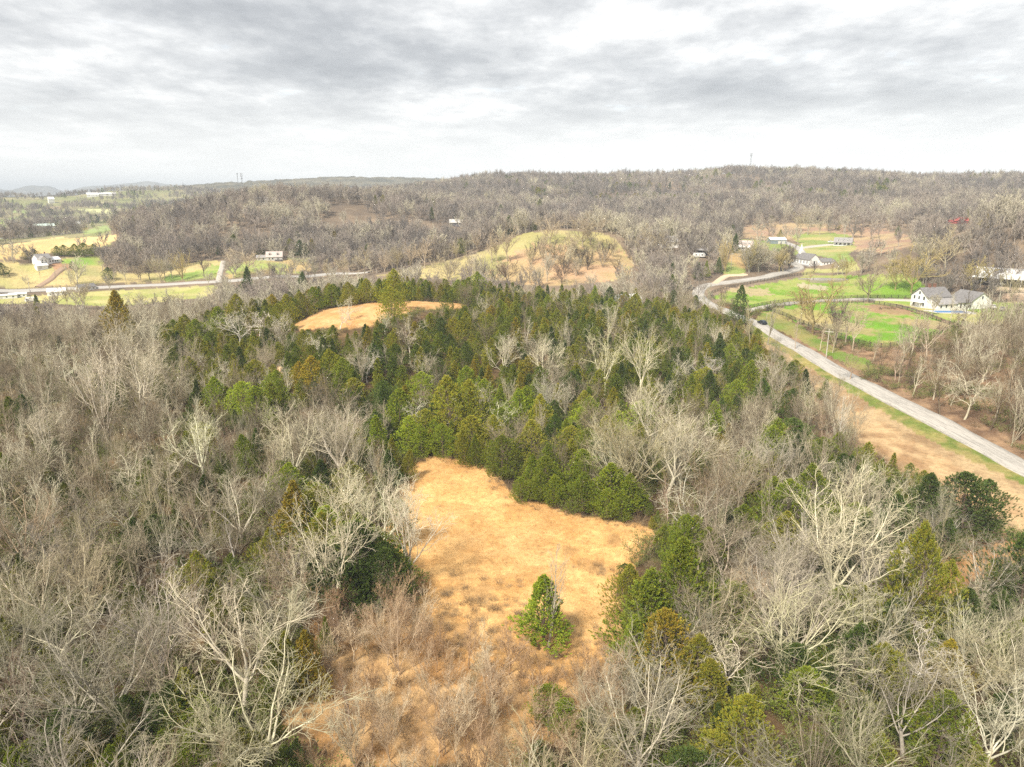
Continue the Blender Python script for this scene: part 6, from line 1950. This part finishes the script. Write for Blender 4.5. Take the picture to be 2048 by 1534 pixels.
def camper(lb, px, py, rel, L=6.5):
    g, s, rz = site(px, py, rel)
    e = empty('camper_trailer', g, rz)
    tag(e, lb, 'camper trailer')
    prof = [(-L / 2, .6), (-L / 2 - .15, 1.6), (-L / 2 + .25, 2.75), (L / 2 - .6, 2.8), (L / 2, 2.1), (L / 2 + .1, 1.2), (L / 2 - .2, .6)]
    n = len(prof); m = MB()
    m.add([(x_, -1.2, z_) for x_, z_ in prof] + [(x_, 1.2, z_) for x_, z_ in prof], [(i, (i + 1) % n, n + (i + 1) % n, n + i) for i in range(n)] + [tuple(range(n - 1, -1, -1)), tuple(range(n, 2 * n))])
    m.build('body', WHITECAR, e)
    for u in (-1.9, 1.6): win(e, 'S', -1.2, u, 1.35, .9, .7)
    win(e, 'S', -1.2, 0, .7, .7, 1.8, name='door', pane=GREY_SIDING)
    for y_ in (-1.05, 1.05): MB().tube((0, y_ - .1, .36), (0, y_ + .1, .36), .36, .36, 12).build('wheel', TYRE, e)
    MB().bar((L / 2 - .3, 0, .55), (L / 2 + 1.3, 0, .5), .12).build('hitch', BLACKPAINT, e)


camper('small white camper on the lawn near the left edge', 64, 604, -12, 6)
camper('white camper parked under the carport in the trees', 1398, 515, 8, 7)

# ------------------------------------------------------------------ water: the pond in the paddock and the covered pool
WATER, _wt, _wb = new_mat('pond_water')
_wb.inputs['Base Color'].default_value = (.30, .26, .20, 1); _wb.inputs['Roughness'].default_value = .12; _wb.inputs['Specular IOR Level'].default_value = .5


def sheet(name, px, py, a, b, mat, lift, kind='structure', yaw=0, ang=None):
    g = ground(px, py)
    n = 40; vs = []
    for i in range(n):
        t = 2 * math.pi * i / n
        k = 1 + .16 * math.sin(3 * t + 1) + .1 * math.sin(5 * t)
        vs.append((a * k * math.cos(t), b * k * math.sin(t), 0))
    zz = [tz(g.x + v[0], g.y + v[1]) for v in vs]
    zt = float(np.percentile(zz, 70)) - g.z + lift
    m = MB().add([(v[0], v[1], zt) for v in vs] + [(v[0], v[1], zt - 2.5) for v in vs], [tuple(range(n))] + [(i, n + i, n + (i + 1) % n, (i + 1) % n) for i in range(n)])
    o = m.build(name, mat)
    o.location = g
    tag(o, kind=kind)
    return o


sheet('pond', 1655, 562, 15, 6, WATER, .35)
g, s, rz = site(1898, 625, 30)
e = empty('swimming_pool', g, rz)
tag(e, 'swimming pool under a blue cover in front of the farmhouse', 'swimming pool')
MB().box(-9, 9, -4, 4, -1.5, .35).build('deck', plain('pool_deck', (.55, .53, .50)), e)
MB().box(-6, 6.5, -2.3, 2.3, .3, .42).build('cover', plain('blue_cover', (.10, .22, .42), .5, .2, .5), e)
# flat brush pile in the lower paddock, fallen timber in the clearing
g = ground(1778, 617)
scatter('brush_pile', 'heap of cut brown brush in the lower paddock', LIB_BRUSH, [(g.x + prnd.gauss(0, 3.4), g.y + prnd.gauss(0, 2), tz(g.x, g.y)) for _ in range(26)], [prnd.uniform(.25, .5) for _ in range(26)], wr, .5)
# ------------------------------------------------------------------ the air
def build_haze():
    m = bpy.data.materials.new('haze')
    m.use_nodes = True
    nt = m.node_tree
    nt.nodes.clear()
    o = nd(nt, 'ShaderNodeOutputMaterial')
    v = nd(nt, 'ShaderNodeVolumePrincipled')
    v.inputs['Color'].default_value = (.82, .90, 1.0, 1)
    v.inputs['Density'].default_value = 1.6e-4
    v.inputs['Anisotropy'].default_value = -0.3
    ln(nt, v, 0, o, 'Volume')
    b = MB().box(-13000, 13000, -13000, 13500, HZ0, HZ1)
    ob = b.build('haze', m)
    tag(ob, 'thin pale blue air that fades the far hills', None, None, 'stuff')


gz = np.empty(len(bpy.data.meshes['ground'].vertices) * 3)
bpy.data.meshes['ground'].vertices.foreach_get('co', gz)
HZ0, HZ1 = float(gz[2::3].min()) - 1.0, max(float(gz[2::3].max()), 130.0) + 3.0
print('terrain z', HZ0, HZ1)
build_haze()
